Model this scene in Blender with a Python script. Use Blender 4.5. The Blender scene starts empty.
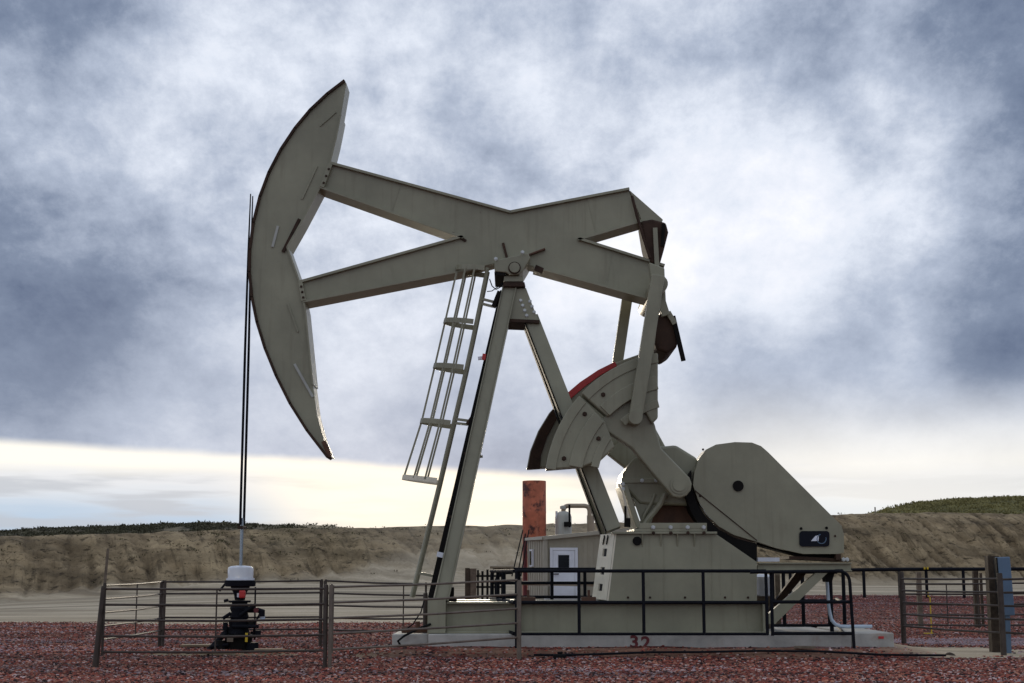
import bpy, bmesh, math, random
from mathutils import Vector, Matrix, noise
R = math.radians
random.seed(7)
scene = bpy.context.scene
COL = scene.collection

# ------------------------------------------------------------------ camera
EYE, FPX, TILT = 1.5, 1443.0, math.atan((572-341.5)/1443.0)
cam_d = bpy.data.cameras.new('camera'); cam = bpy.data.objects.new('camera', cam_d); COL.objects.link(cam)
cam_d.sensor_width = 36.0; cam_d.lens = 36.0*FPX/1024.0
cam_d.clip_start = 0.1; cam_d.clip_end = 6000
cam.location = (0, 0, EYE); cam.rotation_euler = (math.pi/2+TILT, 0, 0)
scene.camera = cam

# ------------------------------------------------------------------ sky and sun
SUN_EL, SUN_AZ = 4.6, -3.4            # low behind the cloud edge, a little left of straight ahead
world = bpy.data.worlds.new('World'); scene.world = world; world.use_nodes = True
wn, wl = world.node_tree.nodes, world.node_tree.links
wn.clear()
def W(kind, **kw):
    n = wn.new(kind)
    for k, v in kw.items(): setattr(n, k, v)
    return n
def wmath(op, a, b=None, clamp=False):
    n = W('ShaderNodeMath', operation=op, use_clamp=clamp)
    for i, v in enumerate((a, b)):
        if v is None: continue
        if isinstance(v, (int, float)): n.inputs[i].default_value = v
        else: wl.new(v, n.inputs[i])
    return n.outputs[0]
def wramp(v, a, b, lo=0.0, hi=1.0):
    n = W('ShaderNodeMapRange', interpolation_type='SMOOTHSTEP')
    wl.new(v, n.inputs[0])
    for i, q in zip((1, 2, 3, 4), (a, b, lo, hi)): n.inputs[i].default_value = q
    return n.outputs[0]
def wmix(f, a, b):
    n = W('ShaderNodeMix', data_type='RGBA')
    if isinstance(f, (int, float)): n.inputs[0].default_value = f
    else: wl.new(f, n.inputs[0])
    for i, v in ((6, a), (7, b)):
        if isinstance(v, tuple): n.inputs[i].default_value = (*v, 1)
        else: wl.new(v, n.inputs[i])
    return n.outputs[2]
tc = W('ShaderNodeTexCoord')
sep = W('ShaderNodeSeparateXYZ'); wl.new(tc.outputs['Generated'], sep.inputs[0])
DX, DY, DZ = sep.outputs
den = wmath('ADD', wmath('MAXIMUM', DZ, 0.0), 0.55)
comb = W('ShaderNodeCombineXYZ')
wl.new(wmath('DIVIDE', DX, den), comb.inputs[0]); wl.new(wmath('DIVIDE', DY, den), comb.inputs[1])
def wnoise(scale, detail, rough, dist, off, src=None, stretch=(1, 1, 1)):
    mp = W('ShaderNodeMapping'); mp.inputs['Location'].default_value = off; mp.inputs['Scale'].default_value = stretch
    wl.new(src or comb.outputs[0], mp.inputs[0])
    n = W('ShaderNodeTexNoise'); n.inputs['Scale'].default_value = scale; n.inputs['Detail'].default_value = detail
    n.inputs['Roughness'].default_value = rough; n.inputs['Distortion'].default_value = dist
    wl.new(mp.outputs[0], n.inputs['Vector'])
    return n.outputs[0]
def skydir(px, py):
    u, v = (px-512)/FPX, (341.5-py)/FPX
    return Vector((u, math.cos(TILT)-v*math.sin(TILT), math.sin(TILT)+v*math.cos(TILT))).normalized()
def blob(px, py, deg):                # a broad patch of the cloud deck, round a direction of the sky
    d = W('ShaderNodeVectorMath', operation='DOT_PRODUCT'); wl.new(tc.outputs['Generated'], d.inputs[0])
    d.inputs[1].default_value = skydir(px, py)
    return wramp(d.outputs['Value'], math.cos(R(deg)), 1.0)
nL = wnoise(2.9, 5, 0.52, 0.2, (3.1, 1.7, 0.0))
nM = wnoise(7.0, 12, 0.56, 0.15, (0.4, 7.3, 0.0))
nF = wnoise(17.0, 14, 0.70, 0.08, (5.0, 2.0, 0.0), stretch=(1.0, 0.75, 1))
lump = wramp(DZ, 0.10, 0.25, 0.42, 1.0)
lum = wmath('MULTIPLY', wmath('SUBTRACT', nL, 0.5), 0.52)
lum = wmath('ADD', lum, wmath('MULTIPLY', wmath('MULTIPLY', wmath('SUBTRACT', nM, 0.5), 0.88), lump))
lum = wmath('ADD', lum, wmath('MULTIPLY', wmath('MULTIPLY', wmath('SUBTRACT', nF, 0.5), 0.62), lump))
lum = wmath('ADD', lum, 0.515)
for (px, py, deg, amt) in ((430, 130, 8, 0.09), (690, 250, 8, 0.24), (880, 250, 7, 0.20), (330, 300, 6, 0.08), (650, 90, 6, 0.05), (150, 130, 6, 0.05),
                           (0, 310, 8, -0.22), (120, 340, 6, -0.07), (170, 430, 6, 0.04), (1050, 300, 5.5, -0.30), (1010, 210, 4, -0.08), (780, 340, 5, -0.22), (920, 330, 5, -0.18),
                           (0, 20, 7, -0.16), (1000, 20, 8, -0.18), (740, 60, 6, -0.10), (430, 370, 6, 0.06), (470, 430, 5, -0.08), (560, 330, 5, 0.08), (720, 220, 5, 0.10), (850, 400, 6, 0.10)):
    lum = wmath('ADD', lum, wmath('MULTIPLY', blob(px, py, deg), amt))
lum = wmath('ADD', wmath('MULTIPLY', lum, 1.05), -0.02)
cr = W('ShaderNodeValToRGB'); wl.new(lum, cr.inputs[0])
e = cr.color_ramp.elements
e[0].position = 0.0; e[0].color = (0.090, 0.126, 0.215, 1)
e[1].position = 1.0; e[1].color = (0.92, 0.93, 0.99, 1)
for p, c in ((0.26, (0.205, 0.255, 0.360, 1)), (0.50, (0.42, 0.480, 0.600, 1)), (0.74, (0.72, 0.77, 0.87, 1))):
    k = e.new(p); k.color = c
deck = cr.outputs[0]
# the gap under the deck
flat = W('ShaderNodeCombineXYZ'); wl.new(DX, flat.inputs[0]); wl.new(DZ, flat.inputs[1])
nH = wnoise(9.0, 6, 0.5, 0.1, (1.0, 4.0, 0.0), src=flat.outputs[0], stretch=(1.0, 9.0, 1))
nE = wnoise(6.0, 6, 0.55, 0.2, (2.2, 0.3, 0.0), src=flat.outputs[0], stretch=(1.0, 2.0, 1))
glow = blob(445, 470, 10.5)
glow = wmath('MULTIPLY', wmath('MULTIPLY', glow, glow), wramp(nH, 0.34, 0.60, 1.0, 0.72))
el = wmath('ADD', DZ, wmath('MULTIPLY', wmath('SUBTRACT', nH, 0.5), 0.022))
low = wmix(wramp(el, 0.030, 0.062), (0.44, 0.57, 0.72), (0.76, 0.78, 0.81))
low = wmix(wmath('MULTIPLY', wramp(nH, 0.42, 0.60), 0.70), low, (0.46, 0.50, 0.56))
low = wmix(wramp(el, 0.060, 0.074), low, (0.99, 0.955, 0.87))
low = wmix(wmath('MULTIPLY', blob(920, 510, 8), 0.55), low, (1.02, 0.98, 0.90))
low = wmix(glow, low, (1.18, 1.06, 0.85))
edge = wmath('ADD', DZ, wmath('MULTIPLY', wmath('SUBTRACT', nE, 0.5), 0.016))
edge = wmath('ADD', edge, wmath('MULTIPLY', DX, 0.050))
leftness = wramp(DX, 0.02, 0.22)
sharp = wramp(edge, 0.063, 0.072); soft = wramp(edge, 0.055, 0.150)
mxf = W('ShaderNodeMix', data_type='FLOAT'); wl.new(leftness, mxf.inputs[0]); wl.new(sharp, mxf.inputs[2]); wl.new(soft, mxf.inputs[3])
cloudcol = wmix(mxf.outputs[0], low, deck)
sky = W('ShaderNodeTexSky', sky_type='NISHITA', sun_disc=False, sun_elevation=R(SUN_EL), sun_rotation=R(SUN_AZ))
gain = W('ShaderNodeVectorMath', operation='SCALE'); wl.new(cloudcol, gain.inputs[0]); gain.inputs['Scale'].default_value = 10.0
cov = wmix(0.985, sky.outputs[0], gain.outputs[0])
bg = W('ShaderNodeBackground'); bg.inputs['Strength'].default_value = 0.1; wl.new(cov, bg.inputs['Color'])
wo = W('ShaderNodeOutputWorld'); wl.new(bg.outputs[0], wo.inputs[0])

sun_d = bpy.data.lights.new('sun', 'SUN'); sun_d.energy = 2.2; sun_d.angle = R(10); sun_d.color = (1.0, 0.86, 0.66)
sun = bpy.data.objects.new('sun', sun_d); COL.objects.link(sun)
sv = Vector((math.sin(R(SUN_AZ))*math.cos(R(SUN_EL)), math.cos(R(SUN_AZ))*math.cos(R(SUN_EL)), math.sin(R(SUN_EL))))
sun.rotation_euler = sv.to_track_quat('Z', 'Y').to_euler()
sun.location = (-8, 60, 30)

vs = scene.view_settings
vs.view_transform = 'Standard'; vs.look = 'None'; vs.exposure = 0.12; vs.gamma = 1.0; vs.use_curve_mapping = False

# ------------------------------------------------------------------ materials
def mat(name, base, rough=0.6, metal=0.0, var=0.25, scale=3.0, bump=0.0, bscale=40.0, spots=None, spot_scale=6.0, spot_amt=(0.62, 0.72), streak=None, trans=0.0, alpha=1.0, spec=0.5):
    m = bpy.data.materials.new(name); m.use_nodes = True
    nt = m.node_tree; n, l = nt.nodes, nt.links
    b = n['Principled BSDF']
    b.inputs['Roughness'].default_value = rough; b.inputs['Metallic'].default_value = metal
    b.inputs['Transmission Weight'].default_value = trans; b.inputs['Alpha'].default_value = alpha; b.inputs['Specular IOR Level'].default_value = spec
    g = n.new('ShaderNodeNewGeometry')
    t = n.new('ShaderNodeTexNoise'); t.inputs['Scale'].default_value = scale; t.inputs['Detail'].default_value = 8; t.inputs['Roughness'].default_value = 0.6
    l.new(g.outputs['Position'], t.inputs['Vector'])
    r = n.new('ShaderNodeMapRange'); l.new(t.outputs[0], r.inputs[0]); r.inputs[1].default_value = 0.3; r.inputs[2].default_value = 0.7
    r.inputs[3].default_value = 1-var; r.inputs[4].default_value = 1+var
    sc = n.new('ShaderNodeVectorMath'); sc.operation = 'SCALE'; sc.inputs[0].default_value = base; l.new(r.outputs[0], sc.inputs['Scale'])
    col = sc.outputs[0]
    if streak:
        mp = n.new('ShaderNodeMapping'); mp.inputs['Scale'].default_value = (9, 9, 0.7); l.new(g.outputs['Position'], mp.inputs[0])
        t3 = n.new('ShaderNodeTexNoise'); t3.inputs['Scale'].default_value = 1.0; t3.inputs['Detail'].default_value = 6; l.new(mp.outputs[0], t3.inputs['Vector'])
        r3 = n.new('ShaderNodeMapRange'); r3.inputs[1].default_value = 0.55; r3.inputs[2].default_value = 0.78; r3.inputs[4].default_value = 0.38
        l.new(t3.outputs[0], r3.inputs[0])
        mx = n.new('ShaderNodeMix'); mx.data_type = 'RGBA'; l.new(r3.outputs[0], mx.inputs[0]); l.new(col, mx.inputs[6]); mx.inputs[7].default_value = (*streak, 1)
        col = mx.outputs[2]
    if spots:
        t2 = n.new('ShaderNodeTexNoise'); t2.inputs['Scale'].default_value = spot_scale; t2.inputs['Detail'].default_value = 9; t2.inputs['Roughness'].default_value = 0.68
        l.new(g.outputs['Position'], t2.inputs['Vector'])
        r2 = n.new('ShaderNodeMapRange'); r2.inputs[1].default_value = spot_amt[0]; r2.inputs[2].default_value = spot_amt[1]; l.new(t2.outputs[0], r2.inputs[0])
        mx = n.new('ShaderNodeMix'); mx.data_type = 'RGBA'; l.new(r2.outputs[0], mx.inputs[0]); l.new(col, mx.inputs[6]); mx.inputs[7].default_value = (*spots, 1)
        col = mx.outputs[2]
    l.new(col, b.inputs['Base Color'])
    if bump:
        bt = n.new('ShaderNodeTexNoise'); bt.inputs['Scale'].default_value = bscale; bt.inputs['Detail'].default_value = 6
        l.new(g.outputs['Position'], bt.inputs['Vector'])
        bp = n.new('ShaderNodeBump'); bp.inputs['Strength'].default_value = bump; bp.inputs['Distance'].default_value = 0.03
        l.new(bt.outputs[0], bp.inputs['Height']); l.new(bp.outputs[0], b.inputs['Normal'])
    return m
M = {}
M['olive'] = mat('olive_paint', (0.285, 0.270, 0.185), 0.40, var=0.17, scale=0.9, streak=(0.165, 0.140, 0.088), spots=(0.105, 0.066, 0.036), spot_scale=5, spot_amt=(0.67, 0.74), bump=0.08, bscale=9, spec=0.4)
M['olive_sunlit'] = mat('olive_paint_sunlit', (0.78, 0.71, 0.55), 0.5, var=0.10, streak=(0.55, 0.47, 0.34))  # lit copy of the olive paint, sunlight put into the colour
M['steel_rust'] = mat('rusted_bearing_steel', (0.050, 0.028, 0.018), 0.75, var=0.4, spots=(0.13, 0.06, 0.03), spot_scale=9, spec=0.25)
M['rust_panel'] = mat('rust_brown_panel', (0.10, 0.045, 0.024), 0.75, var=0.35, scale=4)
M['black'] = mat('black_pipe_paint', (0.007, 0.0075, 0.011), 0.75, var=0.3, scale=6, spec=0.14)
M['dark'] = mat('dark_grease_and_shade', (0.009, 0.008, 0.007), 0.7, var=0.3, spec=0.12)  # greasy dark parts, and pieces that stand in for shade
M['bolt'] = mat('bright_bolt_steel', (0.55, 0.56, 0.54), 0.4, metal=0.3, var=0.12)
M['red'] = mat('safety_red_paint', (0.50, 0.028, 0.025), 0.45, var=0.15)
M['red_dirty'] = mat('weathered_red_paint', (0.125, 0.016, 0.018), 0.6, var=0.25)
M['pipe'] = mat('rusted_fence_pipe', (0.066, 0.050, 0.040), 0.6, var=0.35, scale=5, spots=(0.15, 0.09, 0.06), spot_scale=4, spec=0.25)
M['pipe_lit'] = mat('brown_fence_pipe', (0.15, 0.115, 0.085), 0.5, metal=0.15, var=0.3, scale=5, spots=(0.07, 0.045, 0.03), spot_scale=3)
M['stack'] = mat('rusted_red_stack', (0.50, 0.145, 0.075), 0.7, var=0.25, scale=5, spots=(0.085, 0.030, 0.024), spot_scale=3.2, spot_amt=(0.51, 0.62), streak=(0.58, 0.30, 0.20))
M['shed'] = mat('tan_shed_siding', (0.38, 0.345, 0.265), 0.6, var=0.07, streak=(0.33, 0.29, 0.22))
M['shed_trim'] = mat('shed_trim', (0.40, 0.37, 0.30), 0.55, var=0.08)
M['white'] = mat('white_paint', (0.78, 0.80, 0.86), 0.45, var=0.06)
M['white_dirty'] = mat('dusty_white_plastic', (0.62, 0.63, 0.66), 0.4, var=0.12)
M['glass'] = mat('dark_window_glass', (0.004, 0.005, 0.008), 0.12, var=0.2, spec=0.2)
M['navy'] = mat('dark_blue_glass', (0.002, 0.003, 0.010), 0.2, var=0.2, spec=0.15)
M['vessel'] = mat('grey_vessel_paint', (0.42, 0.42, 0.37), 0.5, var=0.1, streak=(0.34, 0.30, 0.24))
M['pipe_tan'] = mat('tan_line_pipe', (0.34, 0.27, 0.19), 0.5, var=0.15)
M['wood'] = mat('grey_weathered_wood', (0.15, 0.115, 0.080), 0.85, var=0.35, scale=8, bump=0.3, bscale=30)
M['wood_dark'] = mat('dark_creosote_wood', (0.062, 0.045, 0.031), 0.85, var=0.4, scale=8, bump=0.3, bscale=30, spec=0.2)
M['plank'] = mat('dusty_plank', (0.21, 0.150, 0.088), 0.85, var=0.3, scale=6)
M['blue'] = mat('faded_blue_sleeve', (0.100, 0.160, 0.235), 0.6, var=0.12, streak=(0.12, 0.16, 0.205))
M['yellow'] = mat('yellow_marker', (0.62, 0.43, 0.02), 0.5, var=0.1)
M['conduit'] = mat('pale_conduit', (0.50, 0.58, 0.66), 0.4, var=0.1)
M['rod'] = mat('polished_rod_steel', (0.30, 0.34, 0.38), 0.25, metal=0.8, var=0.1)
M['rubber'] = mat('black_rubber', (0.010, 0.010, 0.010), 0.8, var=0.2, spec=0.15)
M['clear'] = mat('cloudy_clear_plastic', (0.86, 0.88, 0.92), 0.18, var=0.04, trans=0.25)
M['foliage'] = mat('sagebrush_leaf', (0.080, 0.074, 0.045), 0.9, var=0.5, scale=0.6, spec=0.1)
M['grass'] = mat('dry_green_grass', (0.225, 0.195, 0.080), 0.9, var=0.45, scale=0.35, spec=0.1)
M['weed'] = mat('dull_green_weed', (0.070, 0.064, 0.030), 0.9, var=0.5, scale=0.9, spec=0.1)
M['concrete'] = mat('poured_concrete', (0.42, 0.40, 0.355), 0.85, var=0.25, scale=2.2, bump=0.25, bscale=14, streak=(0.27, 0.24, 0.20), spots=(0.32, 0.20, 0.13), spot_scale=1.3, spot_amt=(0.58, 0.78))

# ------------------------------------------------------------------ helpers
def at(px, py, Y):                    # the point at depth Y metres where the survey of the photograph puts a mark
    u, v = (px-512)/FPX, (341.5-py)/FPX
    d = Vector((u, math.cos(TILT)-v*math.sin(TILT), math.sin(TILT)+v*math.cos(TILT)))
    t = Y/d.y
    return Vector((d.x*t, Y, EYE+d.z*t))
WORLD = {}
class MB:
    def __init__(s): s.v, s.f = [], []
    def add(s, vs_, fs):
        o = len(s.v); s.v += [Vector(q) for q in vs_]; s.f += [tuple(o+i for i in f) for f in fs]
    def box(s, a, b):
        (x0, y0, z0), (x1, y1, z1) = a, b
        s.add([(x0,y0,z0),(x1,y0,z0),(x1,y1,z0),(x0,y1,z0),(x0,y0,z1),(x1,y0,z1),(x1,y1,z1),(x0,y1,z1)],
              [(0,3,2,1),(4,5,6,7),(0,1,5,4),(1,2,6,5),(2,3,7,6),(3,0,4,7)])
        return s
    def prism(s, pts, y0, y1):        # pts: (x, z) outline, extruded along Y
        n = len(pts)
        ar = sum(pts[i][0]*pts[(i+1)%n][1]-pts[(i+1)%n][0]*pts[i][1] for i in range(n))
        if ar < 0: pts = pts[::-1]
        s.add([(x, y0, z) for x, z in pts]+[(x, y1, z) for x, z in pts],
              [tuple(range(n)), tuple(range(2*n-1, n-1, -1))]+[(i, i+n, (i+1)%n+n, (i+1)%n) for i in range(n)])
        return s
    def sprism(s, pix, y0, y1):       # the same with the outline given as survey marks on the plane y0
        return s.prism([(p.x, p.z) for p in (at(x, y, y0) for x, y in pix)], y0, y1)
    def bar(s, p, q, w, h, up=(0, 1, 0)):   # rectangular bar; w along "up", h across
        p, q = Vector(p), Vector(q); d = (q-p).normalized(); u = Vector(up); u = (u-d*u.dot(d)).normalized(); r = d.cross(u)
        c = [u*(w/2)*a+r*(h/2)*b for a, b in ((-1,-1),(1,-1),(1,1),(-1,1))]
        s.add([p+k for k in c]+[q+k for k in c], [(0,1,2,3),(7,6,5,4),(0,4,5,1),(1,5,6,2),(2,6,7,3),(3,7,4,0)])
        return s
    def tube(s, pts, r, n=8):
        pts = [Vector(p) for p in pts]; k = len(pts); base = len(s.v); ref = None
        for i, p in enumerate(pts):
            d = (pts[min(i+1, k-1)]-pts[max(i-1, 0)]).normalized()
            if ref is None: ref = Vector((0, 0, 1)) if abs(d.z) < 0.9 else Vector((1, 0, 0))
            a = (ref-d*ref.dot(d)).normalized(); ref = a; b = d.cross(a)
            rr = r[i] if isinstance(r, (list, tuple)) else r
            s.v += [p+a*rr*math.cos(2*math.pi*j/n)+b*rr*math.sin(2*math.pi*j/n) for j in range(n)]
        for i in range(k-1):
            for j in range(n):
                j2 = (j+1) % n
                s.f.append((base+i*n+j, base+i*n+j2, base+(i+1)*n+j2, base+(i+1)*n+j))
        s.f.append(tuple(base+j for j in range(n-1, -1, -1))); s.f.append(tuple(base+(k-1)*n+j for j in range(n)))
        return s
    def cyl(s, c, r, h, axis='Z', n=20):
        c = Vector(c); d = {'X': Vector((1,0,0)), 'Y': Vector((0,1,0)), 'Z': Vector((0,0,1))}[axis]
        return s.tube([c, c+d*h], r, n)
    def lathe(s, c, prof, n=20):      # prof: (radius, height) pairs, axis Z
        c = Vector(c); base = len(s.v); k = len(prof)
        for r, h in prof: s.v += [c+Vector((r*math.cos(2*math.pi*j/n), r*math.sin(2*math.pi*j/n), h)) for j in range(n)]
        for i in range(k-1):
            for j in range(n):
                j2 = (j+1) % n; s.f.append((base+i*n+j, base+i*n+j2, base+(i+1)*n+j2, base+(i+1)*n+j))
        s.f.append(tuple(base+j for j in range(n-1, -1, -1))); s.f.append(tuple(base+(k-1)*n+j for j in range(n)))
        return s
    def build(s, name, m, parent=None, bevel=0.0, smooth=False, label=None):
        lo = Vector([min(q[i] for q in s.v) for i in range(3)]); hi = Vector([max(q[i] for q in s.v) for i in range(3)])
        o3 = Vector(((lo.x+hi.x)/2, (lo.y+hi.y)/2, lo.z))
        me = bpy.data.meshes.new(name); me.from_pydata([q-o3 for q in s.v], [], s.f); me.update()
        bm = bmesh.new(); bm.from_mesh(me); bmesh.ops.recalc_face_normals(bm, faces=bm.faces); bm.to_mesh(me); bm.free()
        me.materials.append(M[m])
        if smooth: me.shade_smooth() if not bevel else me.shade_flat()
        o = bpy.data.objects.new(name, me); COL.objects.link(o)
        if smooth: me.set_sharp_from_angle(angle=R(40))
        place(o, o3, parent)
        if bevel:
            b = o.modifiers.new('bevel', 'BEVEL'); b.width = bevel; b.segments = 2; b.limit_method = 'ANGLE'; b.angle_limit = R(35)
        if label: o['label'] = label
        return o
def place(o, w, parent):
    w = Vector(w); WORLD[o.name] = w
    if parent is not None:
        o.parent = parent; o.location = w-WORLD[parent.name]
    else: o.location = w
def tag(o, label=None, cat=None, group=None, kind=None):
    for k, v in (('label', label), ('category', cat), ('group', group), ('kind', kind)):
        if v: o[k] = v
    return o
def thing(name, loc, label, cat, group=None):
    o = bpy.data.objects.new(name, None); o.empty_display_size = 0.3; COL.objects.link(o); place(o, loc, None)
    return tag(o, label, cat, group)
def struct(o, label=None): return tag(o, label, None, None, 'structure')
_bolt = {}
def bolt(c, parent, r=0.03, h=0.03, m='bolt', axis='Y', name='bolt'):
    key = (round(r, 3), round(h, 3), m, axis)
    if key not in _bolt:
        b = MB(); d = {'Y': Vector((0, -1, 0)), 'Z': Vector((0, 0, 1))}[axis]
        b.tube([Vector((0,0,0)), d*h*0.35, d*h*0.36, d*h], [r*1.35, r*1.35, r, r*0.92], 6)
        me = bpy.data.meshes.new(name); me.from_pydata(b.v, [], b.f); me.materials.append(M[m]); _bolt[key] = me
    o = bpy.data.objects.new(name, _bolt[key]); COL.objects.link(o); place(o, c, parent)
    return o
def copy_tree(o, delta, name_label=None):
    c = o.copy(); COL.objects.link(c); WORLD[c.name] = WORLD[o.name]+Vector(delta); c.location = WORLD[c.name]
    def kids(a, b):
        for ch in a.children:
            d = ch.copy(); COL.objects.link(d); d.parent = b; WORLD[d.name] = WORLD[ch.name]+Vector(delta); kids(ch, d)
    kids(o, c)
    return c
def lerp(a, b, t): return a+(b-a)*t
def interp(x, tab):
    if x <= tab[0][0]: return tab[0][1]
    for (x0, v0), (x1, v1) in zip(tab, tab[1:]):
        if x <= x1: return lerp(v0, v1, (x-x0)/(x1-x0))
    return tab[-1][1]
def sstep(t): t = max(0.0, min(1.0, t)); return t*t*(3-2*t)

# ------------------------------------------------------------------ terrain
def bearing(X, Y): return 512+FPX*X/max(Y, 12.0)
T_YB = [(-200, 62), (0, 67), (250, 74), (520, 79), (850, 88), (1024, 91), (1300, 93)]
T_ZB = [(-200, 0.0), (0, 0.05), (130, 0.45), (250, 0.90), (520, 0.95), (700, 0.8), (850, 0.70), (1024, 0.70)]
T_RUN = [(0, 9.5), (300, 9), (520, 8), (850, 11), (1024, 11)]
T_CREST = [(-200, 540), (0, 537.5), (60, 536), (130, 534), (250, 530), (330, 529.5), (420, 527), (520, 526), (700, 521), (850, 515), (940, 513.5), (1024, 515), (1200, 517)]
def terrain(X, Y):
    b = bearing(X, Y); Yb, zb = interp(b, T_YB), interp(b, T_ZB); Yc = Yb+interp(b, T_RUN)
    zc = EYE+(572-interp(b, T_CREST))/FPX*Yc
    if Y < 45:
        bank = sstep((Y-25.6)/1.7)*(1-sstep((Y-29)/3))*sstep((X+3.2)/1.2)*(1-sstep((X-7.3)/1.0))
        return bank*(0.125+0.03*noise.noise(Vector((X*1.3, Y*1.3, 0))))
    if Y < Yb:
        t = (Y-45)/(Yb-45); return zb*t*t*(1.6-0.6*t)
    if Y < Yc:
        t = (Y-Yb)/(Yc-Yb)
        s = t+0.10*math.sin(2*math.pi*t)*-0.5
        z = zb+(zc-zb)*s
        m = math.sin(math.pi*min(1, max(0, t)))**0.6
        q = (X+3.3*t)*1.7+0.9*noise.noise(Vector((X*0.2, t*1.2, 3)))
        rill = noise.noise(Vector((q*0.75, t*1.0, 0)))+0.75*noise.noise(Vector((q*2.1, t*1.6, 5)))
        amt = 0.26+0.16*noise.noise(Vector((X*0.08, 2.0, 8)))
        if 335 < b < 800: amt *= 0.8
        z += m*(rill*amt*1.5+0.16*noise.noise(Vector((X*1.6, Y*1.6, 1)))+0.40*noise.noise(Vector((X*0.22, Y*0.3, 4))))
        return z
    d = Y-Yc
    return zc-0.25*sstep(d/6)-0.05*d*0.3+0.10*noise.noise(Vector((X*0.8, Y*0.8, 9)))*math.exp(-d/20)
def gravel_amount(X, Y):
    b = bearing(X, Y)
    lim = interp(b, [(0, 43), (420, 43.5), (500, 46), (600, 60), (700, 72), (1024, 73)])
    lim += 2.2*noise.noise(Vector((X*0.15, Y*0.1, 2)))
    g = 1-sstep((Y-lim+1.5)/3.0)
    e = ((X-8.5)/2.0)**2+((Y-27.9)/2.2)**2+0.8*noise.noise(Vector((X*0.9, Y*0.9, 5)))     # bare sandy strip beside the slab
    g *= sstep((e-0.55)/0.5)
    for cx, cy, rx, ry in ((-5.3, 27.2, 1.5, 0.85), (-4.2, 28.6, 1.0, 0.5), (-0.8, 26.5, 2.6, 0.75), (5.2, 26.5, 2.6, 0.75), (2.3, 26.6, 2.8, 0.65)):
        e = ((X-cx)/rx)**2+((Y-cy)/ry)**2+1.1*noise.noise(Vector((X*1.1, Y*1.6, cx)))
        g *= lerp(1, sstep((e-0.3)/0.9), 0.88)
    return g
def pale_amount(X, Y):
    b = bearing(X, Y); Yb = interp(b, T_YB)
    top = Yb+interp(b, [(0, 0.2), (290, 0.4), (350, 1.2), (390, 2.8), (440, 3.2), (520, 3.8), (620, 2.5), (740, 0.4)])*(1+0.5*noise.noise(Vector((X*0.5, 1, 1))))
    if Y < 33: return 1-sstep((((X-8.6)/2.6)**2+((Y-27.9)/2.6)**2-0.9)/0.5)
    return max(1-sstep((Y-top)/2.0), 0.38*sstep((b-330)/120)*(1-sstep((b-560)/200)))  # second term pales the berm centre: sun glow put into the colour
def rill_depth(X, Y):
    b = bearing(X, Y); Yb = interp(b, T_YB); run = interp(b, T_RUN); t = (Y-Yb)/run
    if t < -0.1 or t > 1.15: return 0.5
    q = (X+3.3*t)*1.7+0.9*noise.noise(Vector((X*0.2, t*1.2, 3)))
    return 0.5+0.5*(noise.noise(Vector((q*0.75, t*1.0, 0)))+0.75*noise.noise(Vector((q*2.1, t*1.6, 5))))
def grid_mesh(name, xs, ys, zf, attrs):
    nx = len(xs); v = [(x, y, zf(x, y)) for y in ys for x in xs]
    f = [(j*nx+i, j*nx+i+1, (j+1)*nx+i+1, (j+1)*nx+i) for j in range(len(ys)-1) for i in range(nx-1)]
    me = bpy.data.meshes.new(name); me.from_pydata(v, [], f); me.shade_smooth()
    for an, fn in attrs.items():
        a = me.attributes.new(an, 'FLOAT', 'POINT'); a.data.foreach_set('value', [fn(q[0], q[1]) for q in v])
    o = bpy.data.objects.new(name, me); COL.objects.link(o); WORLD[o.name] = Vector()
    return o
def frange(a, b, s):
    out = []
    while a < b-1e-6: out.append(a); a += s
    return out
xs = [-2500, -900, -400, -200, -120, -80, -60]+frange(-50, 50, 0.5)+[50, 60, 80, 120, 200, 400, 900, 2500]
ys_g = [-800, -200, -60, -20, 0, 8, 14]+frange(18, 34, 0.3)+frange(34, 60.01, 0.6)+[60]
xs_b = [-2500, -900, -400, -200, -120, -80, -60]+frange(-46, 46, 0.19)+[46, 60, 80, 120, 200, 400, 900, 2500]
ys_b = frange(60, 104, 0.30)+[104, 108, 115, 125, 140, 170, 210, 300, 500, 900, 2500]
ground = grid_mesh('ground', xs, ys_g, terrain, {'gravel': gravel_amount, 'pale': pale_amount, 'redsoil': lambda X, Y: sstep((Y-24.6)/1.4)*(1-sstep((X-6.6)/1.5))*sstep((X+3.6)/2.0)*(1-sstep((Y-29)/2))}); struct(ground)
berm = grid_mesh('hill', xs_b, ys_b, terrain, {'gravel': gravel_amount, 'pale': pale_amount, 'rill': rill_depth}); struct(berm)

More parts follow.
